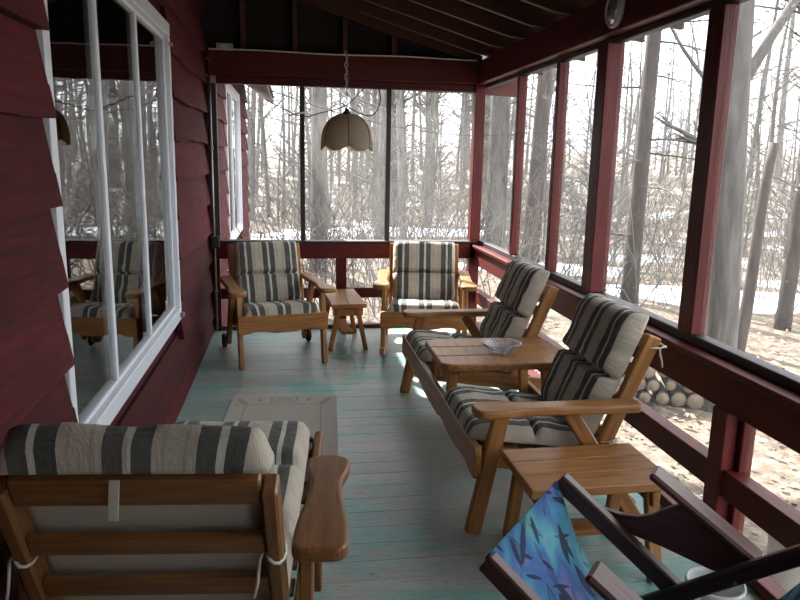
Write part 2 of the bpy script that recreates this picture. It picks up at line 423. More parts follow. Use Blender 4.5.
def tag(o, label, cat=None, group=None, kind=None):
    if label: o['label'] = label
    if cat: o['category'] = cat
    if group: o['group'] = group
    if kind: o['kind'] = kind
    return o
def thing(name, label, cat, loc=(0, 0, 0), rz=0.0, group=None, kind=None):
    o = link(name, None); o.location = loc; o.rotation_euler = (0, 0, rz)
    return tag(o, label, cat, group, kind)
def struct(name, label, cat, data=None):
    return tag(link(name, data), label, cat, kind='structure')

# ================================================================== THE PORCH
XL, XR, YF, YB = -0.71, 1.625, 6.10, -1.30
SILL, HB, HT = 0.79, 2.14, 2.33
# ---- floor with its boards (they run across the porch)
mb = MB(); mb.box(XL - 0.05, XR + 0.1, YB, YF + 0.08, -0.22, -0.028, 0)
floor = struct('floor', 'worn teal and grey painted plank porch floor', 'floor', mb.mesh('floor', M['slab']))
pw = 0.125; k = 0; y = YF + 0.05
plank_mesh = []
for i in range(3):
    mb = MB(); mb.box(XL - 0.03, XR + 0.07, -pw / 2 + 0.0003, pw / 2 - 0.0003, -0.028, 0.0, 0.0011); plank_mesh.append(mb.mesh('floor_plank', M['floor']))
while y - pw > YB:
    o = link('floor_plank', plank_mesh[k % 3], floor); o.location = (0, y - pw / 2, -0.0012 * RNG.random()); y -= pw; k += 1

# ---- left house wall, window hole and lapped siding
WY0, WY1, WZ0, WZ1 = 2.20, 4.40, 0.50, 2.235
mb = MB()
BX0, BX1 = XL - 0.12, XL - 0.015
mb.box(BX0, BX1, YB, WY0, -0.25, 3.3, 0); mb.box(BX0, BX1, WY1, YF + 0.05, -0.25, 3.3, 0)
mb.box(BX0, BX1, WY0, WY1, -0.25, WZ0, 0); mb.box(BX0, BX1, WY0, WY1, WZ1, 3.3, 0)
wall_left = struct('wall_left', 'house wall of overlapping dark red boards beside the window', 'wall', mb.mesh('wall_left', M['siding']))
def siding_board(y0, y1, z0, z1, parent, x=XL, b0=0.056, wav=0.008):
    """lapped board: thick lower edge, thin upper edge, slightly wavy butt"""
    n = max(2, int((y1 - y0) / 0.22)); vs_, fs, g = [], [], []
    ph = RNG.uniform(0, 9); off = RNG.uniform(0, 50)
    for i in range(n + 1):
        yy = y0 + (y1 - y0) * i / n; w = wav * (math.sin(yy * 3.1 + ph) + 0.6 * math.sin(yy * 7.7 + 2 * ph))
        for (xx, zz) in ((0.002, z1), (0.016, z1), (b0, z0 + w), (0.012, z0 + w)):
            vs_.append((x + xx - 0.012, yy, zz)); g.append((yy + off, zz - z0 + off, xx))
    for i in range(n):
        for k in range(4):
            a, b = i * 4 + k, i * 4 + (k + 1) % 4
            fs.append([a, a + 4, b + 4, b])
    fs += [[0, 1, 2, 3], [n * 4 + 3, n * 4 + 2, n * 4 + 1, n * 4]]
    return MB().add(vs_, fs, g).build('siding_board', M['siding'], parent)
lap = 0.243; z0 = 1.345 - lap * 6
while z0 < 3.0:
    za, zb = max(z0, 0.005), min(z0 + lap + 0.03, 3.2)
    joints = [YB, WY0 + 0.02] if (zb > WZ0 and za < WZ1 - 0.02) else [YB, YF - 0.02]
    if zb > WZ0 + 0.03 and za < WZ1 - 0.03:
        siding_board(YB, WY0 + 0.002 + RNG.uniform(0, 0.012), za, zb, wall_left)
        siding_board(WY1 - 0.01, YF - 0.02, za, zb, wall_left)
    else:
        j = RNG.uniform(1.2, 4.6)
        siding_board(YB, j - 0.002, za, zb, wall_left); siding_board(j + 0.002, YF - 0.02, za, zb, wall_left)
    z0 += lap

# ---- big three-light window in the left wall
def window(idx, y0, y1, z0, z1, lights, label, xw=XL):
    w = struct('window_%d' % idx, label, 'window')
    xf = xw + 0.030
    def bar(name, *a): MB().box(*a, 0.004).build(name, M['white'], w)
    bar('casing_bottom', xw - 0.05, xf, y0, y1, z0, z0 + 0.075); bar('casing_top', xw - 0.05, xf, y0, y1, z1 - 0.075, z1)
    bar('casing_side', xw - 0.05, xf, y0, y0 + 0.05, z0 + 0.075, z1 - 0.075); bar('casing_side', xw - 0.05, xf, y1 - 0.042, y1, z0 + 0.075, z1 - 0.075)
    iy0, iy1, iz0, iz1 = y0 + 0.05, y1 - 0.042, z0 + 0.075, z1 - 0.075
    n = len(lights)
    for i, (a, b) in enumerate(lights):
        ya, yb = iy0 + (iy1 - iy0) * a, iy0 + (iy1 - iy0) * b
        s_ = 0.017; xs = xw + 0.002
        sash = MB()
        for q in ((ya, yb, iz0, iz0 + s_), (ya, yb, iz1 - s_, iz1), (ya, ya + s_, iz0 + s_, iz1 - s_), (yb - s_, yb, iz0 + s_, iz1 - s_)):
            sash.box(xw - 0.045, xs, q[0] + 0.001, q[1] - 0.001, q[2], q[3], 0.003)
        so = sash.build('sash', M['white'], w)
        MB().box(xw - 0.016, xw - 0.010, ya + s_ - 0.004, yb - s_ + 0.004, iz0 + s_ - 0.004, iz1 - s_ + 0.004, 0).build('pane', M['pane'], so)
    return w
w1 = window(1, WY0, WY1, WZ0, WZ1, [(0, 0.305), (0.305, 0.645), (0.645, 1.0)], 'white framed three-pane window in the red porch wall')
MB().box(XL + 0.031, XL + 0.052, WY1 - 0.06, WY1 - 0.02, WZ0 + 0.02, WZ0 + 0.05, 0.003).build('latch', M['steel'], w1)
MB().box(XL + 0.031, XL + 0.050, WY1 - 0.07, WY1 - 0.03, WZ1 - 0.13, WZ1 - 0.11, 0.003).build('latch', M['steel'], w1)
# dim room behind the glass
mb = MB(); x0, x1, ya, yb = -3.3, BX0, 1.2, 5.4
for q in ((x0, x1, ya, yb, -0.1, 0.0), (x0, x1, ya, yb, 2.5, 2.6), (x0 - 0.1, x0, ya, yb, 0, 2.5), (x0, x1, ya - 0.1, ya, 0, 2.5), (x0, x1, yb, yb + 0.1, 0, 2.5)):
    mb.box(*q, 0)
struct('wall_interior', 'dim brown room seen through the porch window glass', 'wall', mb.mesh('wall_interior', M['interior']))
def curtain(y0, y1, label):
    vs_, fs = [], []; n = 40
    for i in range(n + 1):
        yy = y0 + (y1 - y0) * i / n; xx = BX0 - 0.05 + 0.022 * math.sin(i * 1.15)
        vs_ += [(xx, yy, 0.45), (xx, yy, 2.3), (xx - 0.006, yy, 0.45), (xx - 0.006, yy, 2.3)]
    for i in range(n):
        a = i * 4; fs += [[a, a + 4, a + 5, a + 1], [a + 2, a + 3, a + 7, a + 6]]
    o = MB().add(vs_, fs, None, True).build('curtain', M['curtain'], None)
    tag(o, label, 'curtain')
curtain(3.27, 3.52, 'tan curtain gathered behind the middle window pane')
curtain(4.08, 4.32, 'tan curtain gathered behind the farthest window pane')

# ---- far screened wall
wall_far = struct('wall_far', 'red framed screen wall across the far end of the porch', 'wall')
def part(name, mat, parent, x0, x1, y0, y1, z0, z1, bev=0.004, label=None):
    o = MB().box(x0, x1, y0, y1, z0, z1, bev).build(name, mat, parent)
    if label: o['label'] = label
    return o
fy0, fy1 = YF, YF + 0.09
part('header_beam', M['redtrim'], wall_far, XL, XR, YF - 0.03, fy1, HB, HT)
part('lintel_strip', M['redtrim'], wall_far, -0.60, XR - 0.04, YF + 0.015, fy1, HB - 0.062, HB - 0.001)
part('sill_rail', M['redtrim'], wall_far, -0.69, XR, YF - 0.02, fy1, 0.635, SILL - 0.016)
part('sill_ledge', M['dkframe'], wall_far, -0.69, XR, YF - 0.035, fy1, SILL - 0.015, SILL)
for xa, xb, mt in ((-0.69, -0.600, M['dkframe']), (0.078, 0.118, M['dkframe']), (0.812, 0.852, M['dkframe'])):
    part('mullion', mt, wall_far, xa, xb, YF + 0.01, fy1 - 0.01, SILL + 0.001, HB - 0.063)
part('corner_post', M['redtrim'], wall_far, 1.578, 1.668, YF - 0.02, fy1, 0.0, HB - 0.001)
for xa, xb in ((-0.69, -0.61), (0.385, 0.475)):
    part('post', M['redtrim'], wall_far, xa, xb, YF, fy1 - 0.002, 0.0, 0.634)
for xa, xb in ((-0.608, 0.383), (0.477, 1.576)):
    part('middle_rail', M['redtrim'], wall_far, xa, xb, YF + 0.005, fy1 - 0.02, 0.28, 0.37)
    part('bottom_rail', M['redtrim'], wall_far, xa, xb, YF + 0.005, fy1 - 0.02, 0.0, 0.035)
    for za, zb in ((0.036, 0.279), (0.371, 0.634)):
        part('screen', M['screen'], wall_far, xa, xb, YF + 0.073, YF + 0.0745, za, zb, 0)
for xa, xb in ((-0.599, 0.077), (0.119, 0.811), (0.853, 1.577)):
    part('screen', M['screen'], wall_far, xa, xb, YF + 0.06, YF + 0.0615, SILL + 0.001, HB - 0.063, 0)
# gable framing over the far header
roof_z = lambda x: 2.34 + 0.285 * (1.505 - x)          # rafter underside
def sloped(name, mat, parent, x0, x1, y0, y1, h0, h1, bev=0.0):
    p = [(x0, roof_z(x0) + h0), (x1, roof_z(x1) + h0), (x1, roof_z(x1) + h1), (x0, roof_z(x0) + h1)]
    M4 = Matrix(((1, 0, 0, 0), (0, 0, -1, y1), (0, 1, 0, 0), (0, 0, 0, 1)))
    return MB().prism(p, y1 - y0, M4, bev, 1).build(name, mat, parent)
for xc in (-0.375, 0.043, 0.453, 0.864):
    part('gable_stud', M['rafter'], wall_far, xc - 0.02, xc + 0.02, YF, YF + 0.06, HT + 0.001, roof_z(xc) - 0.016)
sloped('gable_plate', M['rafter'], wall_far, XL, XR, YF - 0.01, YF + 0.07, -0.01, 0.07)
mb = MB(); p = [(-1.2, HT), (XR, HT), (XR, roof_z(XR)), (XL, roof_z(XL) + 0.1), (-1.2, 3.4)]
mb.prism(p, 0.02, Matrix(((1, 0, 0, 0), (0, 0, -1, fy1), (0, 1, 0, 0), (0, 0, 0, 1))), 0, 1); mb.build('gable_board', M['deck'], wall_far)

# ---- right screened wall
wall_right = struct('wall_right', 'long red framed screen wall on the yard side of the porch', 'wall')
rx0, rx1 = XR, XR + 0.09
part('header_beam', M['redtrim'], wall_right, XR - 0.03, rx1, YB, YF - 0.031, HB, HT)
part('screen_frame', M['dkframe'], wall_right, XR + 0.035, rx1, YB, YF - 0.03, HB - 0.030, HB - 0.001)
part('sill_rail', M['redtrim'], wall_right, XR - 0.005, rx1, YB, YF - 0.025, 0.585, 0.735)
part('sill_ledge', M['redtrim'], wall_right, XR - 0.035, rx1, YB, YF - 0.04, 0.736, 0.762)
part('screen_frame', M['dkframe'], wall_right, XR + 0.03, rx1, YB, YF - 0.03, 0.763, 0.80)
part('middle_rail', M['redtrim'], wall_right, XR + 0.0, rx1 - 0.02, YB, YF - 0.025, 0.245, 0.355)
part('bottom_rail', M['redtrim'], wall_right, XR + 0.0, rx1 - 0.02, YB, YF - 0.025, 0.0, 0.05)
ups = [(5.13, 0.045, 0), (4.345, 0.05, 0), (3.64, 0.12, 1), (2.675, 0.10, 0), (1.70, 0.12, 1), (0.70, 0.10, 0), (-0.3, 0.12, 1)]
edges = [YF - 0.02]
for yc, wd, heavy in ups:
    x_in = XR - 0.01 if heavy else XR + 0.02
    part('post' if heavy else 'mullion', M['redtrim'], wall_right, x_in, rx1 - 0.003, yc - wd / 2, yc + wd / 2, 0.801, HB - 0.031)
    # black screen spline strip on the house-facing side of each frame
    part('spline_strip', M['dkframe'], wall_right, XR + 0.03, rx1 - 0.006, yc + wd / 2 + 0.001, yc + wd / 2 + 0.022, 0.801, HB - 0.031)
    part('screen', M['screen'], wall_right, XR + 0.062, XR + 0.0635, yc + wd / 2 + 0.023, edges[-1], 0.801, HB - 0.031, 0)
    edges.append(yc - wd / 2)
part('screen', M['screen'], wall_right, XR + 0.062, XR + 0.0635, YB, edges[-1], 0.801, HB - 0.031, 0)
lows = [4.94, 3.63, 2.33, 1.03, -0.27]; prev = YF - 0.03
for yc in lows:
    part('post', M['redtrim'], wall_right, XR - 0.012, XR + 0.045, yc - 0.045, yc + 0.045, 0.0, 0.584)
    part('post_batten', M['redtrim'], wall_right, XR + 0.046, rx1 + 0.01, yc - 0.075, yc + 0.045, 0.0, 0.584)
    for za, zb in ((0.051, 0.244), (0.356, 0.584)):
        part('screen', M['screen'], wall_right, XR + 0.074, XR + 0.0755, yc + 0.046, prev, za, zb, 0)
    prev = yc - 0.076
# ---- unseen board wall added outside the near screens to dim the foreground
mb = MB(); mb.box(rx1 + 0.02, rx1 + 0.08, YB, 0.05, -0.2, 2.4, 0)
struct('wall_near_added', 'unseen red board wall added to dim the porch foreground', 'wall', mb.mesh('wall_near_added', M['siding']))
# ---- unseen wall behind the camera, boards and opening shaped to control foreground light
wall_back = struct('wall_back', 'unseen red board wall behind the camera, one screen sized for foreground light', 'wall')
part('lower_boards', M['siding'], wall_back, XL, XR + 0.09, YB - 0.1, YB, -0.2, SILL)
part('side_boards', M['siding'], wall_back, XL + 0.091, 0.811, YB - 0.1, YB, SILL + 0.001, HB - 0.001)
part('upper_boards', M['siding'], wall_back, XL, XR + 0.09, YB - 0.1, YB, HB, 3.2)
for xa, xb in ((XL, XL + 0.09), (0.812, 0.852), (XR, XR + 0.09)):
    part('mullion', M['redtrim'], wall_back, xa, xb, YB - 0.08, YB - 0.01, SILL + 0.001, HB - 0.001)
for xa, xb in ((0.853, XR - 0.001),):
    part('screen', M['screen'], wall_back, xa, xb, YB - 0.05, YB - 0.0485, SILL + 0.001, HB - 0.001, 0)

# ---- roof: deck and rafters
mb = MB()
p = [(XL - 0.1, roof_z(XL - 0.1) + 0.14), (2.12, roof_z(2.12) + 0.14), (2.12, roof_z(2.12) + 0.19), (XL - 0.1, roof_z(XL - 0.1) + 0.19)]
mb.prism(p, 7.75, Matrix(((1, 0, 0, 0), (0, 0, -1, 6.38), (0, 1, 0, 0), (0, 0, 0, 1))), 0, 1)
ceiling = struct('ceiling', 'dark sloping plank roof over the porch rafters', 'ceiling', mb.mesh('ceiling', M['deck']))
rp = [(XL, roof_z(XL)), (1.50, 2.342), (1.60, 2.335), (1.70, 2.335), (1.70, roof_z(1.70) - 0.0), (2.06, roof_z(2.06) + 0.02), (2.06, roof_z(2.06) + 0.139), (XL, roof_z(XL) + 0.139)]
rp[4] = (1.72, roof_z(1.72) - 0.03)
mbr = MB(); mbr.prism(rp, 0.04, Matrix(((1, 0, 0, 0), (0, 0, -1, 0.02), (0, 1, 0, 0), (0, 0, 0, 1))), 0.003, 1)
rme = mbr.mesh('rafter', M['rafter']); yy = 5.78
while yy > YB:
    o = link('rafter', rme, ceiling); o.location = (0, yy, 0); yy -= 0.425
# wavy rake board outside the far header
vs_, fs = [], []
for i in range(31):
    xx = -0.15 + 2.2 * i / 30; zb = 2.115 - 0.022 * (xx) + 0.006 * math.sin(xx * 9)
    for yy_ in (6.30, 6.33): vs_ += [(xx, yy_, zb), (xx, yy_, 2.34)]
for i in range(30):
    a = i * 4; b = a + 4
    fs += [[a, a + 1, b + 1, b], [a + 2, b + 2, b + 3, a + 3], [a, b, b + 2, a + 2], [a + 1, a + 3, b + 3, b + 1]]
t = MB().add(vs_, fs).build('trim_1', M['redtrim']); tag(t, 'wavy red rake board outside above the far screens', 'trim', kind='structure')

# ---- the house beyond the far screens
mb = MB(); mb.box(XL - 0.12, XL - 0.015, YF + 0.1, 11.7, -0.8, 2.62, 0)
wall_b = struct('wall_beyond', 'red sided house wall continuing past the far screens', 'wall', mb.mesh('wall_beyond', M['siding']))
z0 = 1.345 - lap * 8
while z0 < 2.55:
    za, zb = z0, min(z0 + lap + 0.03, 2.6)
    if zb > 0.55 and za < 2.25:
        siding_board(YF + 0.12, 7.9, za, zb, wall_b); siding_board(9.93, 11.7, za, zb, wall_b)
    else: siding_board(YF + 0.12, 11.7, za, zb, wall_b)
    z0 += lap
window(2, 7.9, 9.95, 0.50, 2.30, [(0, 0.5), (0.5, 1.0)], 'white framed window in the red house wall beyond the porch', XL + 0.012)
ev = struct('roof_eave', 'red sloping eave of the house beyond the far screens', 'roof')
M4 = Matrix(((1, 0, 0, 0), (0, 0, -1, 11.75), (0, 1, 0, 0), (0, 0, 0, 1)))
MB().prism([(-2.6, 4.0), (-0.27, 2.30), (-0.27, 2.38), (-2.6, 4.09)], 5.54, M4, 0, 1).build('soffit', M['redtrim'], ev)
MB().prism([(-2.6, 4.10), (-0.25, 2.39), (-0.25, 2.42), (-2.6, 4.13)], 5.54, M4, 0, 1).build('shingle_layer', M['shingle'], ev)

# ================================================================== OUTDOORS
def gz(x, y):
    r = math.hypot(x, y - 2); b = -0.6
    b += 0.12 * noise.noise(Vector((x * 0.12, y * 0.12, 0)))* min(1, r / 8)
    if r > 22: b += 0.055 * (r - 22)
    return b
mb = MB(); nx, ny = 90, 90; vs_ = []; fs = []
for j in range(ny + 1):
    for i in range(nx + 1):
        x = -30 + 95 * i / nx; y = -22 + 100 * j / ny; vs_.append((x, y, gz(x, y)))
for j in range(ny):
    for i in range(nx):
        a = j * (nx + 1) + i; fs.append([a, a + 1, a + nx + 2, a + nx + 1])
mb.add(vs_, fs, None, True)
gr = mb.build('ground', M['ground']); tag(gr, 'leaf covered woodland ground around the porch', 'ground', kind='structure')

def snow(cx, cy, rx, ry, label, rot=0):
    vs_, fs = [], []; n, m_ = 28, 5
    for j in range(m_ + 1):
        q = 1 - j / m_
        for k in range(n):
            a = 2 * PI * k / n; w = 1 + 0.18 * math.sin(3 * a + cx) + 0.12 * math.sin(5 * a + cy)
            lx, ly = rx * q * w * math.cos(a), ry * q * w * math.sin(a)
            x = cx + lx * math.cos(rot) - ly * math.sin(rot); y = cy + lx * math.sin(rot) + ly * math.cos(rot)
            vs_.append((x, y, gz(x, y) + 0.015 + 0.11 * (1 - q * q)))
    for j in range(m_):
        for k in range(n):
            a, b = j * n + k, j * n + (k + 1) % n; fs.append([a, b, b + n, a + n])
    for k in range(n): vs_.append((vs_[k][0], vs_[k][1], vs_[k][2] - 0.08))
    base = len(vs_) - n
    for k in range(n): fs.append([k, base + k, base + (k + 1) % n, (k + 1) % n])
    o = MB().add(vs_, fs, None, True).build('snow_patch', M['snow']); tag(o, label, 'snow')
snow(7.0, 9.9, 2.3, 0.9, 'broad patch of old snow behind the forked tree', -0.25)
snow(5.0, 13.0, 2.0, 0.7, 'thin strip of snow behind the pine trunk', -0.1)
snow(-0.2, 17.0, 2.2, 1.6, 'bright snow patch past the house corner')
snow(2.6, 20.0, 3.5, 1.2, 'long low snow patch deep in the woods')

# ---- trees
def grow(mb, p, d, L_, r, rng, depth, maxd, droop=0.0, seg=5):
    pts, rad = [Vector(p)], [r]; d = Vector(d).normalized(); cur = Vector(p)
    for i in range(seg):
        d = (d + Vector((rng.uniform(-1, 1), rng.uniform(-1, 1), rng.uniform(-0.6, 0.8) - droop)) * 0.17).normalized()
        cur = cur + d * (L_ / seg); pts.append(cur.copy()); rad.append(r * (1 - 0.82 * (i + 1) / seg))
    mb.tube(pts, rad, 5 if depth == 0 else 3, cap=False)
    if depth < maxd:
        for q in range(rng.randint(3, 5)):
            i = rng.randint(1, seg - 1)
            dd = (d + Vector((rng.uniform(-1, 1), rng.uniform(-1, 1), rng.uniform(-0.3, 0.8)))).normalized()
            grow(mb, pts[i], dd, L_ * rng.uniform(0.35, 0.6), rad[i] * 0.6, rng, depth + 1, maxd, droop, 4)
def trunk_pts(h, r, lean, rng, wob=0.12):
    pts, rad = [], []; n = 14; ph = rng.uniform(0, 6)
    for i in range(n + 1):
        q = i / n; z = -0.4 + (h + 0.4) * q
        pts.append(Vector((lean[0] * q * h + wob * math.sin(q * 5 + ph) * q, lean[1] * q * h + wob * math.cos(q * 4 + ph) * q, z)))
        rad.append(r * (1.25 if i == 0 else 1.0) * (1 - 0.85 * q ** 1.2))
    return pts, rad
def tree_mesh(seed, h, r, nb, zmin, up=0.55, maxd=1):
    rng = random.Random(seed); mb = MB()
    pts, rad = trunk_pts(h, r, (rng.uniform(-0.03, 0.03), rng.uniform(-0.03, 0.03)), rng, 0.25)
    mb.tube(pts, rad, 7, cap=False)
    for b in range(nb):
        q = rng.uniform(zmin, 0.97); f = q * 14; i = int(f)
        p = pts[i].lerp(pts[min(i + 1, 14)], f - i); a = rng.uniform(0, 2 * PI)
        grow(mb, p, (math.cos(a), math.sin(a), rng.uniform(up - 0.4, up + 0.5)), rng.uniform(0.9, 2.6) * (1.15 - q * 0.6), r * 0.28 * (1.1 - q) + 0.008, rng, 0, maxd)
    return mb
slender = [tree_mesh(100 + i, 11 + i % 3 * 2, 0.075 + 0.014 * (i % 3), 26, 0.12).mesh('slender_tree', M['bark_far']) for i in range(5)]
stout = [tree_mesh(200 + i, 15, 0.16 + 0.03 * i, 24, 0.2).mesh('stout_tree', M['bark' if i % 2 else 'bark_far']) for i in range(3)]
sap = [tree_mesh(300 + i, 4.5 + i, 0.022 + 0.004 * i, 22, 0.08).mesh('sapling', M['twig']) for i in range(4)]
rt = random.Random(11)
def clear(x, y):
    if x < 2.6 and y < 7.5: return False
    if x < 0.0 and y < 13.5: return False
    # keep the yard on the right open near the porch
    if x < 6.5 and y < 9.0: return False
    return True
low = [tree_mesh(400 + i, 4.6 + 0.7 * i, 0.045 + 0.01 * i, 24, 0.15).mesh('understory_tree', M['twig']) for i in range(4)]
LAB = {'slender_tree': ('slender bare grey tree in the woods beyond the %s screens', 'slender trees beyond the %s screens'),
       'stout_tree': ('thick trunked bare tree in the woods beyond the %s screens', 'thick trees beyond the %s screens'),
       'sapling': ('thin leafless sapling among trees beyond the %s screens', 'saplings beyond the %s screens'),
       'understory_tree': ('short twiggy leafless tree in the woods beyond the %s screens', 'short trees beyond the %s screens')}
def plant(nm, me, az0, az1, d0, d1, count):
    n = 0
    for i in range(count * 20):
        if n >= count: break
        az = R(rt.uniform(az0, az1)); d = d0 + (d1 - d0) * rt.random() ** 0.8
        x, y = d * math.sin(az), d * math.cos(az)
        if not clear(x, y): continue
        o = link(nm, rt.choice(me)); s_ = rt.uniform(0.8, 1.25); side = 'far' if az0 < 10 else 'right'
        o.location = (x, y, gz(x, y) - 0.05); o.rotation_euler = (R(rt.uniform(-3, 3)), R(rt.uniform(-3, 3)), rt.uniform(0, 6.28)); o.scale = (s_, s_, s_ * rt.uniform(0.9, 1.1))
        tag(o, LAB[nm][0] % side, 'tree', LAB[nm][1] % side); n += 1
plant('slender_tree', slender, -8, 17, 15, 52, 62)
plant('stout_tree', stout, -8, 17, 20, 50, 16)
plant('sapling', sap, -8, 17, 13, 30, 18)
plant('understory_tree', low, -8, 17, 18, 50, 26)
plant('slender_tree', slender, 17, 50, 20, 55, 26)
plant('stout_tree', stout, 17, 50, 26, 55, 9)
plant('sapling', sap, 17, 50, 14, 32, 22)
plant('understory_tree', low, 17, 50, 20, 58, 70)
# hero trees near the porch
def hero(name, label, base, h, r, lean, mat, limbs, seed, top_cut=None, twigs=10):
    t = thing(name, label, 'tree', (base[0], base[1], gz(*base))); rng = random.Random(seed)
    pts, rad = trunk_pts(h, r, lean, rng, 0.06)
    if top_cut: rad = [r * (1 - 0.35 * i / 14) for i in range(15)]
    MB().tube(pts, rad, 12).build('trunk', mat, t)
    for (zf, d, L_, rr) in limbs:
        f = zf / h * 14; i = min(13, int(f)); p = pts[i].lerp(pts[i + 1], f - i)
        mb = MB(); grow(mb, p, d, L_, rr, rng, 0, 2, 0.0, 6); mb.build('limb', mat, t)
    return t, pts
hero('forked_tree', 'large grey tree with forking limbs right of the porch', (3.66, 5.32), 7.5, 0.155, (-0.05, 0.0), M['bark'],
     [(2.85, (0.5, -0.1, 0.95), 3.2, 0.05), (2.42, (-0.75, 0.25, 0.25), 0.7, 0.04), (2.75, (-0.6, 0.1, 0.9), 1.3, 0.025), (4.4, (0.4, 0.5, 0.8), 2.5, 0.05), (3.9, (-0.5, -0.3, 0.8), 2.0, 0.04)], 5)
ht, hp = hero('pine_tree', 'straight pine with drooping side branches beyond the right screens', (4.99, 9.66), 13, 0.125, (0.012, 0.0), M['bark_dark'], [], 6)
rng = random.Random(61)
nd = MB()
for i in range(26):
    zf = rng.uniform(1.2, 9.5); f = zf / 13 * 14; k = int(f); p = hp[k].lerp(hp[k + 1], f - k); a = rng.uniform(0, 2 * PI)
    mb = MB(); grow(mb, p, (math.cos(a), math.sin(a), 0.0), rng.uniform(0.8, 1.7), 0.017, rng, 0, 1, 0.35, 5); mb.build('branch', M['bark_dark'], ht)
    if zf > 3.0:
        for q in range(14):
            e = p + Vector((math.cos(a), math.sin(a), -0.12)) * rng.uniform(0.4, 1.4) + Vector((rng.uniform(-.25, .25), rng.uniform(-.25, .25), rng.uniform(-.15, .1)))
            for w in range(5):
                dd = Vector((rng.uniform(-1, 1), rng.uniform(-1, 1), rng.uniform(-0.4, 0.6))).normalized() * 0.11
                nd.tube([e, e + dd], [0.006, 0.002], 3, cap=False)
o = nd.build('needles', M['needle'], ht); o['kind'] = 'stuff'
hero('broken_snag', 'dark leaning broken trunk right of the forked tree', (4.94, 6.98), 2.3, 0.075, (0.07, -0.02), M['bark_dark'], [], 8, True)
hero('rear_tree', 'dark tree at right edge standing before the snow', (6.25, 7.95), 9, 0.10, (0.02, 0), M['bark_dark'], [(3.2, (0.4, 0.3, 0.8), 2.0, 0.04), (3.8, (-0.4, 0.3, 0.8), 2.2, 0.04)], 9)
hero('leaning_tree', 'dark tree leaning right seen through the second screen', (5.0, 14.2), 12, 0.19, (0.03, 0), M['bark_dark'], [(4.5, (-0.5, 0.2, 0.8), 3, 0.07), (5, (0.5, 0, 0.8), 3, 0.07)], 12)
hero('corner_tree', 'broad grey tree seen through the screen by the far corner', (4.25, 14.3), 12, 0.24, (-0.008, 0), M['bark'], [(4.2, (-0.5, 0.2, 0.8), 3, 0.08), (4.6, (0.5, 0.1, 0.7), 3, 0.08)], 13)
hero('lamp_tree', 'grey tree trunk seen left of the hanging lamp', (0.47, 12.6), 12, 0.16, (0.004, 0), M['bark'], [(4.2, (-0.5, 0.2, 0.8), 2.5, 0.05), (3.4, (0.5, 0.1, 0.7), 2.5, 0.05)], 14)
hero('post_tree', 'pale grey tree trunk seen right of the hanging lamp', (2.25, 17.5), 13, 0.17, (0.01, 0), M['bark'], [(4.2, (-0.5, 0.2, 0.8), 2.5, 0.05), (5.4, (0.5, 0.1, 0.7), 2.5, 0.05)], 15)
# young beech holding pale dry leaves
bt = thing('beech_sapling', 'young beech with pale dry leaves at right edge', 'tree', (4.55, 5.0, gz(4.55, 5.0))); rng = random.Random(71)
pts, rad = trunk_pts(4.0, 0.022, (0.01, 0), rng, 0.08); MB().tube(pts, rad, 6).build('trunk', M['bark'], bt)
lv = MB(); br = MB()
for i in range(34):
    zf = rng.uniform(0.9, 3.6); f = zf / 4 * 14; k = int(f); p = pts[k].lerp(pts[min(14, k + 1)], f - k); a = rng.uniform(0, 2 * PI)
    d = Vector((math.cos(a), math.sin(a), rng.uniform(0, 0.5))); Lb = rng.uniform(0.4, 1.0)
    br.tube([p, p + d * Lb * 0.5, p + d * Lb + Vector((0, 0, 0.05))], [0.007, 0.005, 0.002], 3, cap=False)
    for q in range(9):
        e = p + d * Lb * rng.uniform(0.35, 1.0) + Vector((rng.uniform(-.07, .07), rng.uniform(-.07, .07), rng.uniform(-.06, .04)))
        u = Vector((rng.uniform(-1, 1), rng.uniform(-1, 1), rng.uniform(-0.9, 0.1))).normalized() * 0.04; w = u.cross(Vector((0, 0, 1))).normalized() * 0.016
        lv.add([e, e + u * 0.5 + w, e + u, e + u * 0.5 - w], [[0, 1, 2, 3]])
br.build('branches', M['twig'], bt); o = lv.build('dry_leaves', M['deadleaf'], bt); o['kind'] = 'stuff'
# tangle of fine brush
rng = random.Random(81); bm_ = MB()
for i in range(2600):
    az = R(rng.uniform(-7, 52)); d = rng.uniform(8.5, 32); x, y = d * math.sin(az), d * math.cos(az)
    if not clear(x, y): continue
    p = Vector((x, y, gz(x, y))); dd = Vector((rng.uniform(-0.6, 0.6), rng.uniform(-0.6, 0.6), 1)); Lb = rng.uniform(0.5, 2.6)
    e = p + dd * Lb * 0.55; e2 = e + (dd + Vector((rng.uniform(-.7, .7), rng.uniform(-.7, .7), -0.1))) * Lb * 0.45
    bm_.tube([p, e, e2], [0.010, 0.007, 0.003], 3, cap=False)
    for q in range(2):
        s1 = p.lerp(e, rng.uniform(0.4, 1)); bm_.tube([s1, s1 + Vector((rng.uniform(-1, 1), rng.uniform(-1, 1), rng.uniform(0.1, 0.9))) * Lb * 0.4], [0.006, 0.002], 3, cap=False)
o = bm_.build('brush', M['twig']); tag(o, 'tangle of thin leafless brush under the trees', 'brush', kind='stuff')
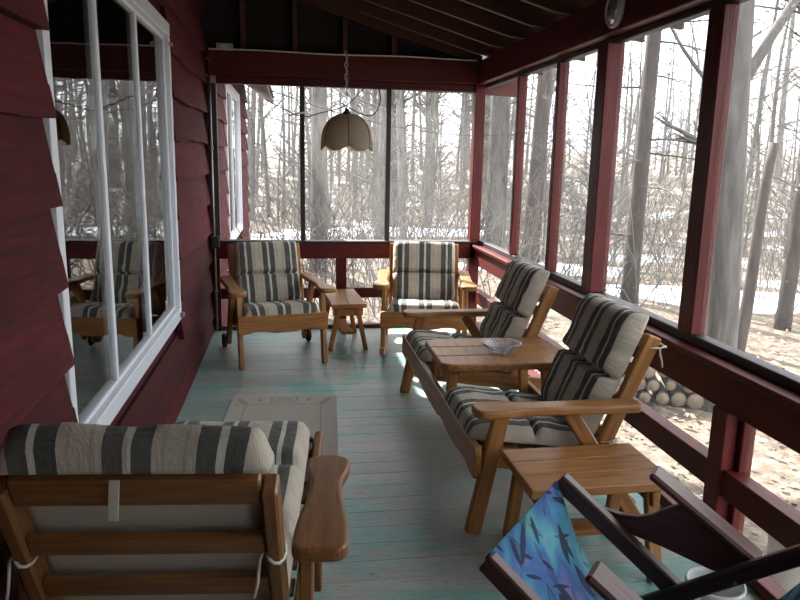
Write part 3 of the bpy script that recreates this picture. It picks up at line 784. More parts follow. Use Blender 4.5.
# fallen leaves near the porch
rng = random.Random(82); lf = MB()
for i in range(9000):
    x = rng.uniform(1.9, 9.5); y = rng.uniform(0.3, 12)
    if rng.random() < (x - 1.9) / 12: continue
    z = gz(x, y) + rng.uniform(0.012, 0.05); a = rng.uniform(0, 6.28); s_ = rng.uniform(0.035, 0.065)
    u = Vector((math.cos(a), math.sin(a), rng.uniform(-.5, .5))) * s_; w = Vector((-math.sin(a), math.cos(a), rng.uniform(-.5, .5))) * s_ * 0.4
    p = Vector((x, y, z)); lf.add([p, p + u * 0.5 + w, p + u, p + u * 0.5 - w], [[0, 1, 2, 3]], mi=(0 if rng.random() < 0.65 else 1))
o = lf.build('fallen_leaves', [M['deadleaf'], M['brushleaf']]); tag(o, 'scatter of dry fallen leaves over the yard', 'leaves', kind='stuff')

# ---- firewood pile seen under the right sill
rng = random.Random(91); rows = [(0, 9), (1, 8), (2, 6)]
place = [Vector((0.93, -0.36, 0)).normalized(), Vector((0.36, 0.93, 0)).normalized()]
base = Vector((2.72, 5.78, 0)); names = ['bottom', 'middle', 'top']
for row, n in rows:
    for i in range(n):
        r_ = rng.uniform(0.045, 0.075); c = base + place[0] * (0.14 * i + 0.07 * row + rng.uniform(-0.01, 0.01)); zz = gz(c.x, c.y) + 0.07 + row * 0.122
        mb = MB(); half = place[1] * rng.uniform(0.17, 0.22)
        a = Vector((c.x, c.y, zz)) - half; b = Vector((c.x, c.y, zz)) + half
        mb.tube([a, a + half * 0.05, b - half * 0.05, b], [r_ * 0.93, r_, r_, r_ * 0.93], 9)
        for q in (-1, -2): mb.mi[q] = 1
        o = mb.build('firewood_log', [M['bark_dark'], M['logend']])
        tag(o, 'short log in the %s row of the firewood stack' % names[row], 'log', 'firewood logs in the %s row' % names[row])
# pale cylinder standing outside the rail
c0 = Vector((2.42, 2.75)); zg = gz(c0.x, c0.y)
mb = MB(); mb.lathe([(0.0, 0), (0.13, 0), (0.135, 0.02), (0.145, 0.33), (0.155, 0.34), (0.155, 0.37), (0.14, 0.37), (0.135, 0.30), (0.0, 0.30)], (0, 0, 0), 28)
o = mb.build('plant_pot', M['stone']); o.location = (c0.x, c0.y, zg); tag(o, 'pale empty pot on the ground outside the railing', 'pot')
# overhead cable outside
pts = []
for i in range(25):
    q = i / 24; a = Vector((-0.26, 9.8, 2.36)); b = Vector((5.4, 13.9, 2.2)); p = a.lerp(b, q); p.z -= 0.35 * (1 - (2 * q - 1) ** 2); pts.append(p)
o = MB().tube(pts, 0.008, 5).build('overhead_cable', M['black']); tag(o, 'thin black cable sagging from the house eave to the woods', 'cable')

# ================================================================== FURNITURE
# local frame of every seat: X = width, -Y = the way it faces, Z up, origin on the floor under the front rail
def cushion(mbq, path, w, thick, xc=0.0, seam=None, nu=22, ns=44, puff=1.0, seed=0, flip=False):
    """padded pad following a polyline path [(d,z)..] with thickness to its left-hand (front/top) side"""
    P = [Vector((a, b)) for a, b in path]; seg = [(P[i + 1] - P[i]).length for i in range(len(P) - 1)]; T = sum(seg)
    def at(s_):
        s_ *= T
        for i, l in enumerate(seg):
            if s_ <= l or i == len(seg) - 1:
                q = min(1, s_ / l); d = (P[i + 1] - P[i]).normalized(); return P[i].lerp(P[i + 1], q), d
            s_ -= l
    vt, vb, uvs = [], [], []
    for j in range(ns + 1):
        s_ = j / ns; p, d = at(s_); nrm = Vector((-d.y, d.x))
        ends = (1 - abs(2 * s_ - 1) ** 10) ** 0.5
        sm_ = 1.0
        for sq in (seam or []): sm_ = min(sm_, 1 - 0.82 * math.exp(-((s_ - sq) / 0.020) ** 2))
        for i in range(nu + 1):
            u = i / nu; e = (1 - abs(2 * u - 1) ** 14) ** 0.5
            wob = 1 + 0.10 * noise.noise(Vector((u * 4 + seed, s_ * 7, seed))) + 0.05 * noise.noise(Vector((u * 13 + seed, s_ * 17, seed)))
            t = thick * (0.12 + 0.88 * ends * e * sm_) * wob
            x = xc + (u - 0.5) * w * (0.955 + 0.045 * ends) * (1 + 0.012 * noise.noise(Vector((s_ * 9, seed, u))))
            b = p - nrm * thick * 0.10 * ends * e
            q = p + nrm * t
            vt.append((x, q.x, q.y)); vb.append((x, b.x, b.y)); uvs.append((u, s_ * T))
    n1 = nu + 1; fs, mi = [], []
    off = len(vt)
    for j in range(ns):
        for i in range(nu):
            a = j * n1 + i
            fs.append([a, a + 1, a + n1 + 1, a + n1]); mi.append(0)
            fs.append([off + a, off + a + n1, off + a + n1 + 1, off + a + 1]); mi.append(1)
    for i in range(nu):
        fs.append([i, off + i, off + i + 1, i + 1]); mi.append(0)
        a = ns * n1 + i; fs.append([a, a + 1, off + a + 1, off + a]); mi.append(0)
    for j in range(ns):
        a = j * n1; fs.append([a, a + n1, off + a + n1, off + a]); mi.append(0)
        a = j * n1 + nu; fs.append([a, off + a, off + a + n1, a + n1]); mi.append(0)
    g = [(u, v, 0) for u, v in uvs]
    mbq.add(vt + vb, fs, g + g, True, mi, uvs + uvs)
def arm_outline(L_, wf=0.062, wm=0.040, wr=0.048, n=16):
    """half width along the length; x across, y along (0 = front)"""
    def hw(q):
        if q < 0.35: b = wf + (wm - wf) * (0.5 - 0.5 * math.cos(PI * max(0, (q - 0.12) / 0.23)) if q > 0.12 else 0)
        else: b = wm + (wr - wm) * (0.5 - 0.5 * math.cos(PI * min(1, (q - 0.35) / 0.5)))
        return b
    right = []; left = []
    rf = 0.05
    for i in range(5):
        a = PI / 2 * i / 4; right.append(((wf - rf) + rf * math.sin(a), rf - rf * math.cos(a)))
    for i in range(1, n + 1):
        q = rf / L_ + (1 - rf / L_ - 0.02 / L_) * i / n; right.append((hw(q), q * L_))
    rr_ = min(0.035, wr * 0.7); right = [p for p in right if p[1] < L_ - rr_]
    for i in range(5):
        a = PI / 2 * i / 4; right.append((wr - rr_ + rr_ * math.cos(a), L_ - rr_ + rr_ * math.sin(a)))
    left = [(-x, y) for x, y in right][::-1]
    return right + left
def add_arm(parent, xc, d0, d1, ztop, mat, wf=0.062, wm=0.040, wr=0.048, th=0.036, tilt=0.0):
    L_ = d1 - d0
    M4 = Matrix.Translation((xc, d0, ztop - th)) @ Matrix.Rotation(tilt, 4, 'X')
    # long axis of the outline is local Y: swap grain by building rotated
    pts = [(y, -x) for x, y in arm_outline(L_, wf, wm, wr)]
    return MB().prism(pts, th, M4 @ Matrix.Rotation(PI / 2, 4, 'Z'), 0.011, 3).build('arm', mat, parent)
def rail_outline(w, z0, z1, waves=1):
    p = []; r = 0.022; hw = w / 2
    def bot(x):
        q = abs(x) / hw if waves == 1 else abs((abs(x) - hw * 0.56)) / (hw * 0.44)
        q = min(q, 1)
        return z0 + 0.016 * (0.5 - 0.5 * math.cos(PI * min(1, max(0, (q - 0.15) / 0.35)))) - 0.016 * (0.5 - 0.5 * math.cos(PI * min(1, max(0, (q - 0.62) / 0.2))))
    n = 28 * waves
    for i in range(n + 1):
        x = -hw + r + (w - 2 * r) * i / n; p.append((x, bot(x)))
    for a in range(1, 4): p.append((hw - r + r * math.sin(PI / 2 * a / 4), z0 + r - r * math.cos(PI / 2 * a / 4)))
    p += [(hw, z0 + r), (hw, z1 - r)]
    for a in range(1, 4): p.append((hw - r + r * math.cos(PI / 2 * a / 4), z1 - r + r * math.sin(PI / 2 * a / 4)))
    p += [(hw - r, z1), (-hw + r, z1)]
    for a in range(1, 4): p.append((-hw + r - r * math.sin(PI / 2 * a / 4), z1 - r + r * math.cos(PI / 2 * a / 4)))
    p += [(-hw, z1 - r), (-hw, z0 + r)]
    for a in range(1, 4): p.append((-hw + r - r * math.cos(PI / 2 * a / 4), z0 + r - r * math.sin(PI / 2 * a / 4)))
    return p
XZ = lambda d: Matrix(((1, 0, 0, 0), (0, 0, -1, d), (0, 1, 0, 0), (0, 0, 0, 1)))     # outline XY -> XZ, thickness toward -Y
POST0, POST1 = Vector((0.53, 0.215)), Vector((0.768, 0.805))
def post_pt(z): q = (z - POST0.y) / (POST1.y - POST0.y); return POST0.x + (POST1.x - POST0.x) * q
def back_frame(t, xs, mat, slat_z=(0.36, 0.50, 0.64, 0.765), names='back_post'):
    for x in xs:
        MB().board((x, POST0.x, POST0.y), (x, POST1.x, POST1.y), 0.036, 0.066, (1, 0, 0), 0.006).build('back_post', mat, t)
    for z in slat_z:
        d = post_pt(z) + 0.012; dirv = Vector((0, POST1.x - POST0.x, POST1.y - POST0.y)).normalized()
        x0, x1 = min(xs) + 0.019, max(xs) - 0.019
        MB().board((x0, d, z), (x1, d, z), 0.06, 0.022, tuple(dirv), 0.004).build('back_slat', mat, t)
def tie(t, p, seed=0, s_=1.0):
    rng = random.Random(seed); p = Vector(p); pts = []
    for a in range(9):
        q = a / 8 * 2 * PI; pts.append(p + Vector((0.028 * math.cos(q), 0.045 * math.sin(q), 0.006 * math.sin(3 * q))) * s_)
    for k in range(3): pts.append(pts[-1] + Vector((rng.uniform(-.012, .012), rng.uniform(-.006, .02), -0.03)) * s_)
    MB().tube(pts, 0.0045, 5).build('cushion_tie', M['whitetie'], t)
def seat_cushions(t, xc, seed, ws=0.54, wb=0.50, top=0.825, d_front=0.005, zf=0.385, seat_t=0.075):
    mb = MB(); cushion(mb, [(d_front, zf), (0.30, zf - 0.035), (0.56, zf - 0.085)], ws, seat_t, xc, seam=[0.5], seed=seed); mb.build('seat_cushion', [M['stripe'], M['canvas']], t)
    dirv = (POST1 - POST0).normalized(); nf = Vector((-dirv.y, dirv.x))
    a = POST0 + dirv * 0.12 + nf * 0.045; zt = (top - a.y) / dirv.y
    mb = MB(); cushion(mb, [tuple(a), tuple(a + dirv * zt)], wb, 0.095, xc, seam=[0.49], seed=seed + 3, ns=58)
    return mb.build('back_cushion', [M['stripe'], M['canvas']], t)
def chair(name, label, loc, rz, seed, rear, mat, arm_z=0.575):
    t = thing(name, label, 'chair', loc, rz, None); hw = 0.305
    MB().prism(rail_outline(0.655, 0.258, 0.390), 0.03, XZ(0.030), 0.006, 2).build('front_rail', mat, t)
    lift = 0.075 if rear == 'rocker' else 0.0
    for s in (-1, 1):
        MB().board((s * hw, 0.02, lift), (s * hw, 0.105, arm_z - 0.037), 0.036, 0.062, (1, 0, 0), 0.006).build('leg', mat, t)
        MB().board((s * (hw - 0.034), 0.031, 0.325), (s * (hw - 0.034), 0.70, 0.225), 0.026, 0.085, (1, 0, 0), 0.004).build('side_rail', mat, t)
        rz0 = lift if rear != 'wheels' else 0.04
        MB().board((s * hw, 0.68, rz0), (s * hw, 0.40, arm_z - 0.037), 0.036, 0.062, (1, 0, 0), 0.006).build('leg', mat, t)
        add_arm(t, s * (hw + 0.018), -0.055, 0.70, arm_z, mat)
        if rear == 'wheels':
            w = MB(); M4 = Matrix.Translation((s * (hw + 0.036), 0.67, 0.058)) @ Matrix.Rotation(PI / 2, 4, 'Y')
            prof = [(0.0, -0.014), (0.014, -0.016), (0.018, -0.010), (0.042, -0.010), (0.050, -0.016), (0.057, -0.010), (0.057, 0.010), (0.050, 0.016), (0.042, 0.010), (0.018, 0.010), (0.014, 0.016), (0.0, 0.014)]
            w.lathe(prof, (0, 0, 0), 20); w.v = [tuple(M4 @ Vector(p)) for p in w.v]; wo_ = w.build('wheel', M['black'], t); MB().tube([tuple(M4 @ Vector((0, 0, -0.022))), tuple(M4 @ Vector((0, 0, 0.022)))], 0.009, 10).build('axle', M['steel'], wo_)
        if rear == 'rocker':
            pts = []; n = 16
            for i in range(n + 1):
                d = -0.14 + 1.08 * i / n; pts.append((d, 0.002 + 0.32 * (d - 0.40) ** 2))
            up = [(d, z + (0.062 if 0.02 < i / n < 0.98 else 0.05)) for i, (d, z) in enumerate(pts)][::-1]
            M4 = Matrix(((0, 0, 1, s * hw - 0.019), (1, 0, 0, 0), (0, 1, 0, 0), (0, 0, 0, 1)))
            MB().prism(pts + up, 0.038, M4, 0.006, 2).build('rocker', mat, t)
    for i in range(6):
        d = 0.09 + i * 0.085; z = 0.345 - 0.15 * d + 0.012
        MB().board((-hw + 0.02, d, z), (hw - 0.02, d, z), 0.065, 0.018, (0, 1, 0), 0.003).build('seat_slat', mat, t)
    back_frame(t, (-hw + 0.038, hw - 0.038), mat)
    bc = seat_cushions(t, 0, seed, 0.56, 0.51)
    tie(bc, (0.27, POST1.x - 0.02, 0.62), seed); tie(bc, (-0.27, POST1.x - 0.03, 0.60), seed + 1)
    return t, bc
cA, bcA = chair('wheeled_armchair', 'pine armchair with striped cushions and rear wheels by the house wall', (-0.060, 4.965, 0), R(12.5), 1, 'wheels', M['pine'])
mb = MB(); mb.tube([(-0.02, 0.80, 0.84), (-0.005, 0.81, 0.895), (0.02, 0.815, 0.885), (0.015, 0.80, 0.85)], 0.007, 6); mb.build('cushion_tie', M['canvas'], bcA)
cB, bcB = chair('rocking_chair', 'pine rocking chair with sunlit striped cushion in the far corner', (0.965, 4.97, 0), R(-9.6), 21, 'rocker', M['pine'], 0.60)

# ---- double seat joined by a middle table
T = thing('double_seat', 'pair of striped pine seats joined by a middle table along screens', 'double seat', (0.705, 3.44, 0), R(-90))
mat = M['pine']; HWD = 0.885
MB().prism(rail_outline(1.86, 0.252, 0.385, 2), 0.03, XZ(0.030), 0.006, 2).build('front_rail', mat, T)
for s in (-1, 1):
    MB().board((s * HWD, 0.015, 0.0), (s * HWD, 0.115, 0.510), 0.038, 0.066, (1, 0, 0), 0.006).build('leg', mat, T)
    MB().board((s * HWD, 0.74, 0.0), (s * HWD, 0.40, 0.510), 0.038, 0.062, (1, 0, 0), 0.006).build('leg', mat, T)
    add_arm(T, s * (HWD + 0.004), -0.005, 0.70, 0.546, mat, 0.066, 0.043, 0.050)
    for xi in (0.85, 0.29):
        MB().board((s * xi, 0.031, 0.322), (s * xi, 0.72, 0.225), 0.026, 0.085, (1, 0, 0), 0.004).build('side_rail', mat, T)
    back_frame(T, (s * 0.83, s * 0.31), mat)
    for i in range(6):
        d = 0.09 + i * 0.085; z = 0.343 - 0.15 * d + 0.012
        MB().board((s * 0.27, d, z), (s * 0.865, d, z), 0.065, 0.018, (0, 1, 0), 0.003).build('seat_slat', mat, T)
    bc = seat_cushions(T, s * 0.57, 41 + s, 0.53, 0.50, 0.885)
    tie(bc, (s * 0.83, POST1.x + 0.015, 0.76), 50 + s); tie(bc, (s * 0.83, 0.60, 0.36), 53 + s)
    w = MB(); M4 = Matrix.Translation((s * (HWD - 0.036), 0.685, 0.058)) @ Matrix.Rotation(PI / 2, 4, 'Y')
    w.lathe([(0.0, -0.014), (0.014, -0.016), (0.018, -0.010), (0.042, -0.010), (0.050, -0.016), (0.057, -0.010), (0.057, 0.010), (0.050, 0.016), (0.042, 0.010), (0.018, 0.010), (0.014, 0.016), (0.0, 0.014)], (0, 0, 0), 20)
    w.v = [tuple(M4 @ Vector(p)) for p in w.v]; wo_ = w.build('wheel', M['black'], T); MB().tube([tuple(M4 @ Vector((0, 0, -0.022))), tuple(M4 @ Vector((0, 0, 0.022)))], 0.009, 10).build('axle', M['steel'], wo_)
    # posts carrying the middle table
    MB().board((s * 0.185, 0.075, 0.33), (s * 0.185, 0.075, 0.488), 0.05, 0.036, (0, 1, 0), 0.005).build('table_post', mat, T)
    MB().board((s * 0.185, 0.60, 0.0), (s * 0.185, 0.56, 0.488), 0.05, 0.036, (0, 1, 0), 0.005).build('table_post', mat, T)
MB().board((-0.28, 0.62, 0.235), (0.28, 0.62, 0.235), 0.03, 0.07, (0, 1, 0), 0.004).build('stretcher', mat, T)
def table_top(t, pts_list, z, th, mat):
    for pl_ in pts_list:
        MB().prism(pl_, th, Matrix.Translation((0, 0, z - th)), 0.008, 2).build('table_board', mat, t)
y0, y1 = 0.012, 0.70
c = 0.075
table_top(T, [[(-0.256, y0 + c), (-0.24, y0 + 0.03), (-0.205, y0), (-0.087, y0), (-0.087, y1), (-0.19, y1), (-0.256, y1 - c)],
              [(-0.084, y0), (0.084, y0), (0.084, y1), (-0.084, y1)],
              [(0.087, y0), (0.205, y0), (0.24, y0 + 0.03), (0.256, y0 + c), (0.256, y1 - c), (0.19, y1), (0.087, y1)]], 0.525, 0.036, mat)
for a in (0.12, 0.54):
    MB().board((-0.235, a, 0.477), (0.235, a, 0.477), 0.05, 0.022, (0, 1, 0), 0.004).build('table_cleat', mat, T)
# cut glass bowl on the middle table
b = MB(); n = 16
b.lathe([(0.0, 0.0), (0.045, 0.0), (0.060, 0.012), (0.098, 0.048), (0.102, 0.050), (0.094, 0.050), (0.055, 0.018), (0.0, 0.012)], (0, 0, 0), n, False, lambda a, j: 0.07 * math.cos(8 * a) if j in (3, 4) else 0)
o = b.build('glass_bowl', M['glass']); o.location = (1.075, 3.40, 0.5255); o.scale = (1.1, 0.95, 1); tag(o, 'small cut glass bowl on the middle table', 'bowl')

# ---- side tables
def side_table(name, label, loc, rz, lx, ly, zt, boards, mat):
    t = thing(name, label, 'table', loc, rz)
    w = ly / boards
    for i in range(boards):
        a = -ly / 2 + w * i + 0.001; b = a + w - 0.002; c = 0.012
        MB().prism([(-lx / 2 + c, a), (lx / 2 - c, a), (lx / 2, a + c), (lx / 2, b - c), (lx / 2 - c, b), (-lx / 2 + c, b), (-lx / 2, b - c), (-lx / 2, a + c)] if boards == 1 else
                   [(-lx / 2, a), (lx / 2, a), (lx / 2, b), (-lx / 2, b)], 0.034, Matrix.Translation((0, 0, zt - 0.034)), 0.005, 2).build('table_board', mat, t)
    for sx in (-1, 1):
        for sy in (-1, 1):
            MB().board((sx * (lx / 2 - 0.055), sy * (ly / 2 + 0.005), 0), (sx * (lx / 2 - 0.065), sy * (ly / 2 - 0.065), zt - 0.035), 0.05, 0.034, (1, 0, 0), 0.004).build('leg', mat, t)
        MB().board((sx * (lx / 2 - 0.062), -ly / 2 + 0.02, zt - 0.075), (sx * (lx / 2 - 0.062), ly / 2 - 0.02, zt - 0.075), 0.03, 0.06, (1, 0, 0), 0.004).build('cleat', mat, t)
    MB().board((-lx / 2 + 0.09, 0, 0.13), (lx / 2 - 0.09, 0, 0.13), 0.10, 0.022, (0, 1, 0), 0.004).build('stretcher', mat, t)
    return t
side_table('side_table', 'low pine side table between the two far chairs', (0.415, 5.655, 0), R(94), 0.66, 0.275, 0.385, 2, M['pine'])
side_table('side_table', 'low pine side table beside the near striped seat', (1.082, 2.325, 0), R(1.0), 0.545, 0.36, 0.385, 3, M['pine'])

# ---- chaise in the foreground, seen from behind
rzC = R(174.5); ca, sa = math.cos(rzC), math.sin(rzC)
target = Vector((-0.052, 1.435)); lp = Vector((-0.268, POST1.x))
locC = target - Vector((lp.x * ca - lp.y * sa, lp.x * sa + lp.y * ca))
C_ = thing('chaise_chair', 'pine lounge chair with long striped cushion, seen from behind', 'chair', (locC.x, locC.y, 0), rzC)
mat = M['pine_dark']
for s in (-1, 1):
    MB().board((s * 0.30, -0.50, 0.375), (s * 0.30, 0.72, 0.225), 0.032, 0.085, (1, 0, 0), 0.008).build('side_rail', mat, C_)
    MB().board((s * 0.262, -0.42, 0.0), (s * 0.262, -0.40, 0.345), 0.036, 0.06, (1, 0, 0), 0.005).build('leg', mat, C_)
    xa = s * 0.37 if s < 0 else s * 0.335
    xl = 0.333 if s < 0 else 0.3355
    MB().board((s * xl, 0.66, 0.0), (s * xl, 0.60, 0.555), 0.034, 0.06, (1, 0, 0), 0.005).build('leg', mat, C_)
    MB().board((s * xl, 0.22, 0.19), (s * xl, 0.25, 0.555), 0.034, 0.06, (1, 0, 0), 0.005).build('arm_post', mat, C_)
    if s < 0: add_arm(C_, s * 0.368, 0.14, 0.685, 0.595, mat, 0.066, 0.044, 0.068, 0.038)
    else: add_arm(C_, s * 0.332, 0.14, 0.685, 0.595, mat, 0.026, 0.022, 0.026, 0.038)
back_frame(C_, (-0.268, 0.298), mat, (0.35, 0.490, 0.632))
MB().board((-0.249, POST1.x - 0.006, 0.790), (0.279, POST1.x - 0.006, 0.790), 0.078, 0.030, (0, 0.374, 0.927), 0.005).build('top_rail', mat, C_)
MB().board((-0.278, -0.48, 0.35), (0.278, -0.48, 0.35), 0.03, 0.09, (0, 1, 0), 0.005).build('front_rail', mat, C_)
for i in range(9):
    d = -0.40 + i * 0.11; z = 0.374 - 0.123 * (d + 0.5) + 0.02
    MB().board((-0.279, d, z), (0.279, d, z), 0.07, 0.018, (0, 1, 0), 0.003).build('seat_slat', mat, C_)
mb = MB(); cushion(mb, [(-0.51, 0.41), (0.0, 0.355), (0.56, 0.29)], 0.555, 0.085, 0.01, seam=[0.33, 0.66], seed=77, ns=40); mb.build('seat_cushion', [M['stripe'], M['canvas']], C_)
dirv = (POST1 - POST0).normalized(); nf = Vector((-dirv.y, dirv.x)); a = POST0 + dirv * 0.12 + nf * 0.04
mb = MB(); top = a + dirv * 0.545
cushion(mb, [tuple(a), tuple(top - dirv * 0.05), tuple(top + Vector((0.012, 0.012))), tuple(top + Vector((0.075, 0.004)))], 0.575, 0.085, 0.012, seam=[0.47], seed=83, ns=60)
bcC = mb.build('back_cushion', [M['stripe'], M['canvas']], C_)
mb = MB(); mb.lbox(Matrix.Translation((0.05, POST1.x + 0.045, 0.79)) @ Matrix.Rotation(0.25, 4, 'X') @ Matrix.Rotation(PI / 2, 4, 'Y'), 0.085, 0.004, 0.022, 0.001); mb.build('cushion_tab', M['canvas'], bcC)
for p, sd_ in (((-0.268, post_pt(0.60), 0.60), 5), ((0.298, post_pt(0.60), 0.60), 6)):
    pts = []
    for q in range(13):
        aa = q / 12 * 2 * PI; pts.append(Vector(p) + Vector((0.0225 * math.cos(aa), 0.040 * math.sin(aa), 0.010 * math.cos(aa) - 0.014 * math.sin(aa))))
    pts += [pts[-1] + Vector((0.014, 0.012, -0.03)), pts[-1] + Vector((0.02, 0.015, -0.09)), pts[-1] + Vector((0.03, 0.01, -0.13))]
    MB().tube(pts, 0.0042, 6).build('cushion_tie', M['whitetie'], bcC)

# ---- folding sling chair at the lower right
e1 = Vector((0.76, -0.65, 0)).normalized(); e2 = Vector((0.65, 0.76, 0)).normalized(); O = Vector((0.84, 1.75, 0))
WD = 0.505
def dp(s_, z, w=0.0): return O + e1 * s_ - e2 * w + Vector((0, 0, z))       # w = 0 far frame, WD near frame
base = dp(0.2, 0, WD / 2)
D_ = thing('sling_chair', 'folding dark wood chair with blue leaf-print sling', 'chair', (base.x, base.y, 0), 0)
def dl(s_, z, w=0.0): return dp(s_, z, w) - Vector((base.x, base.y, 0))
mat = M['mahogany']
A_top, A_bot = (-0.095, 0.590), (0.70, -0.0)
kk = (0.356 - 0.583) / (0.249 + 0.087)
A_bot = (-0.087 - 0.583 / -kk * -1 if False else -0.087 + 0.583 / abs(kk), 0.0)
B_top = (0.62, 0.645); B_bot = (0.249 - 0.356 / 0.775, 0.0)
for w, sg in ((0.0, 1), (WD, -1)):
    MB().board(dl(*A_top, w), dl(*A_bot, w), 0.036, 0.052, tuple(e2), 0.005).build('back_leg', mat, D_)
    wi = w + 0.032 * sg
    MB().board(dl(*B_top, wi), dl(*B_bot, wi), 0.024, 0.046, tuple(e2), 0.005).build('seat_leg', mat, D_)
    # arm bracket: shaped upright board
    wo = w - 0.032 * sg
    pts = [(-0.015, 0.523), (-0.012, 0.478), (0.10, 0.470), (0.20, 0.458), (0.33, 0.432), (0.40, 0.436), (0.425, 0.470), (0.36, 0.535), (0.28, 0.585), (0.235, 0.596), (0.20, 0.572), (0.165, 0.543), (0.13, 0.528), (0.08, 0.520), (0.03, 0.523)]
    o3 = dl(0, 0, wo + 0.012 * (1 if sg > 0 else 1))
    M4 = Matrix(((e1.x, 0, e2.x, o3.x), (e1.y, 0, e2.y, o3.y), (0, 1, 0, 0), (0, 0, 0, 1)))
    MB().prism(pts, 0.024, M4, 0.004, 1).build('arm_bracket', mat, D_)
    # sloping arm rest on the bracket
    a = dl(0.155, 0.668, wo); b_ = dl(0.440, 0.492, wo)
    ar = MB(); ar.board(a + Vector((0, 0, 0.002)), b_ + Vector((0, 0, 0.002)), 0.078, 0.022, tuple(e2), 0.007); ar.build('arm_rest', mat, D_)
    MB().tube([dl(0.395, 0.453, w - 0.045), dl(0.395, 0.453, w + 0.045)], 0.006, 8).build('bolt', M['steel'], D_)
MB().tube([dl(-0.094, 0.566, -0.01), dl(-0.094, 0.566, WD + 0.01)], 0.008, 10).build('top_bar', mat, D_)
MB().tube([dl(0.60, 0.615, 0.0), dl(0.60, 0.615, WD)], 0.013, 10).build('front_bar', mat, D_)
MB().tube([dl(0.60, 0.073, 0.0), dl(0.60, 0.073, WD)], 0.011, 8).build('cross_bar', mat, D_)
MB().tube([dl(-0.14, 0.06, 0.02), dl(-0.14, 0.06, WD - 0.02)], 0.011, 8).build('cross_bar', mat, D_)
vs_, fs, uvs = [], [], []; ns, nu = 30, 12; arc = 0.0; last = None
for j in range(ns + 1):
    q = j / ns; s_ = -0.104 + 0.715 * q
    z = 0.594 + (0.634 - 0.594) * q - 0.40 * math.sin(PI * q) ** 0.9 * (1 - 0.25 * (q - 0.5))
    if j == 0: s_, z = -0.103, 0.548
    elif j == 1: s_, z = -0.108, 0.580
    elif j == 2: s_, z = -0.096, 0.597
    if last: arc += math.hypot(s_ - last[0], z - last[1])
    last = (s_, z)
    for i in range(nu + 1):
        u = i / nu; w = 0.022 + (WD - 0.044) * u; zz = z - 0.012 * math.sin(PI * u) * math.sin(PI * q)
        vs_.append(dl(s_, zz, w)); uvs.append((u, arc * 2.0))
n1 = nu + 1; off = len(vs_)
vs_ += [v + e1 * 0.002 - Vector((0, 0, 0.002)) for v in vs_]; uvs += uvs
for j in range(ns):
    for i in range(nu):
        a = j * n1 + i; fs += [[a, a + 1, a + n1 + 1, a + n1], [off + a, off + a + n1, off + a + n1 + 1, off + a + 1]]
MB().add(vs_, fs, None, True, 0, uvs).build('sling', M['sling'], D_)

# ================================================================== SMALL THINGS
# rug
mb = MB(); hw, L_ = 0.325, 1.05
vs_ = [(-hw, 0, 0.008), (hw, 0, 0.008), (hw, -L_, 0.008), (-hw, -L_, 0.008), (-hw, 0, 0), (hw, 0, 0), (hw, -L_, 0), (-hw, -L_, 0)]
mb.add(vs_, [[0, 3, 2, 1], [4, 5, 6, 7], [0, 1, 5, 4], [1, 2, 6, 5], [2, 3, 7, 6], [3, 0, 4, 7]], None, False, 0, [(v[0], -v[1]) for v in vs_])
o = mb.build('rug', M['rug']); o.location = (-0.052, 4.305, 0.001); o.rotation_euler = (0, 0, R(-3)); tag(o, 'small beige patterned rug on the teal floor', 'rug')
# hanging lamp
LX, LY, LZ = 0.452, 5.85, 1.598
lamp = thing('hanging_lamp', 'scalloped woven dome lamp hanging on a chain', 'lamp', (LX, LY, LZ)); lamp.scale = (1.15, 1.15, 1.15)
prof = [(0.030, 0.215), (0.065, 0.212), (0.105, 0.195), (0.140, 0.160), (0.163, 0.115), (0.174, 0.07), (0.177, 0.03), (0.176, 0.0)]
sh = MB(); n = 60; vs_, fs, uvs = [], [], []
for side in (0, 1):
    for j, (r, z) in enumerate(prof):
        for k in range(n):
            a = 2 * PI * k / n; pet = abs(math.cos(3 * a)); rr = (r - 0.005 * side) * (1 + 0.05 * pet * (j / 7)); zz = z - 0.004 * side - (0.034 * pet if j == 7 else 0.02 * pet * (j / 7) ** 3)
            vs_.append((rr * math.cos(a), rr * math.sin(a), zz)); uvs.append((k / n, j / 7))
m_ = len(prof)
for side in (0, 1):
    o_ = side * m_ * n
    for j in range(m_ - 1):
        for k in range(n):
            a, b = o_ + j * n + k, o_ + j * n + (k + 1) % n
            fs.append([a, a + n, b + n, b] if side == 0 else [a, b, b + n, a + n])
for k in range(n):
    a, b = (m_ - 1) * n + k, (m_ - 1) * n + (k + 1) % n; fs.append([a, a + m_ * n, b + m_ * n, b])
sh.add(vs_, fs, None, True, 0, uvs).build('lamp_shade', M['wicker'], lamp)
for k in range(6):
    a = PI / 6 + k * PI / 3; MB().tube([((r + 0.003) * math.cos(a), (r + 0.003) * math.sin(a), z) for r, z in prof], 0.004, 6).build('shade_rib', M['pine_dark'], lamp)
MB().lathe([(0.0, 0.255), (0.012, 0.254), (0.016, 0.24), (0.034, 0.218), (0.03, 0.21), (0.0, 0.21)], (0, 0, 0), 16).build('cap', M['black'], lamp)
MB().lathe([(0.0, 0.03), (0.022, 0.04), (0.03, 0.065), (0.022, 0.1), (0.014, 0.13), (0.014, 0.2), (0.0, 0.2)], (0, 0, 0), 14).build('bulb', M['bucket'], lamp)
ztop = (2.335 - LZ) / 1.15
zc = 0.25; ch = MB(); k = 0
while zc < ztop - 0.02:
    pts = []
    for q in range(9):
        a = 2 * PI * q / 8; dx, dz = 0.007 * math.cos(a), 0.017 * math.sin(a)
        pts.append((dx if k % 2 else 0, 0 if k % 2 else dx, zc + 0.014 + dz))
    ch.tube(pts, 0.0024, 4, cap=False); zc += 0.026; k += 1
ch.build('chain', M['steel'], lamp)
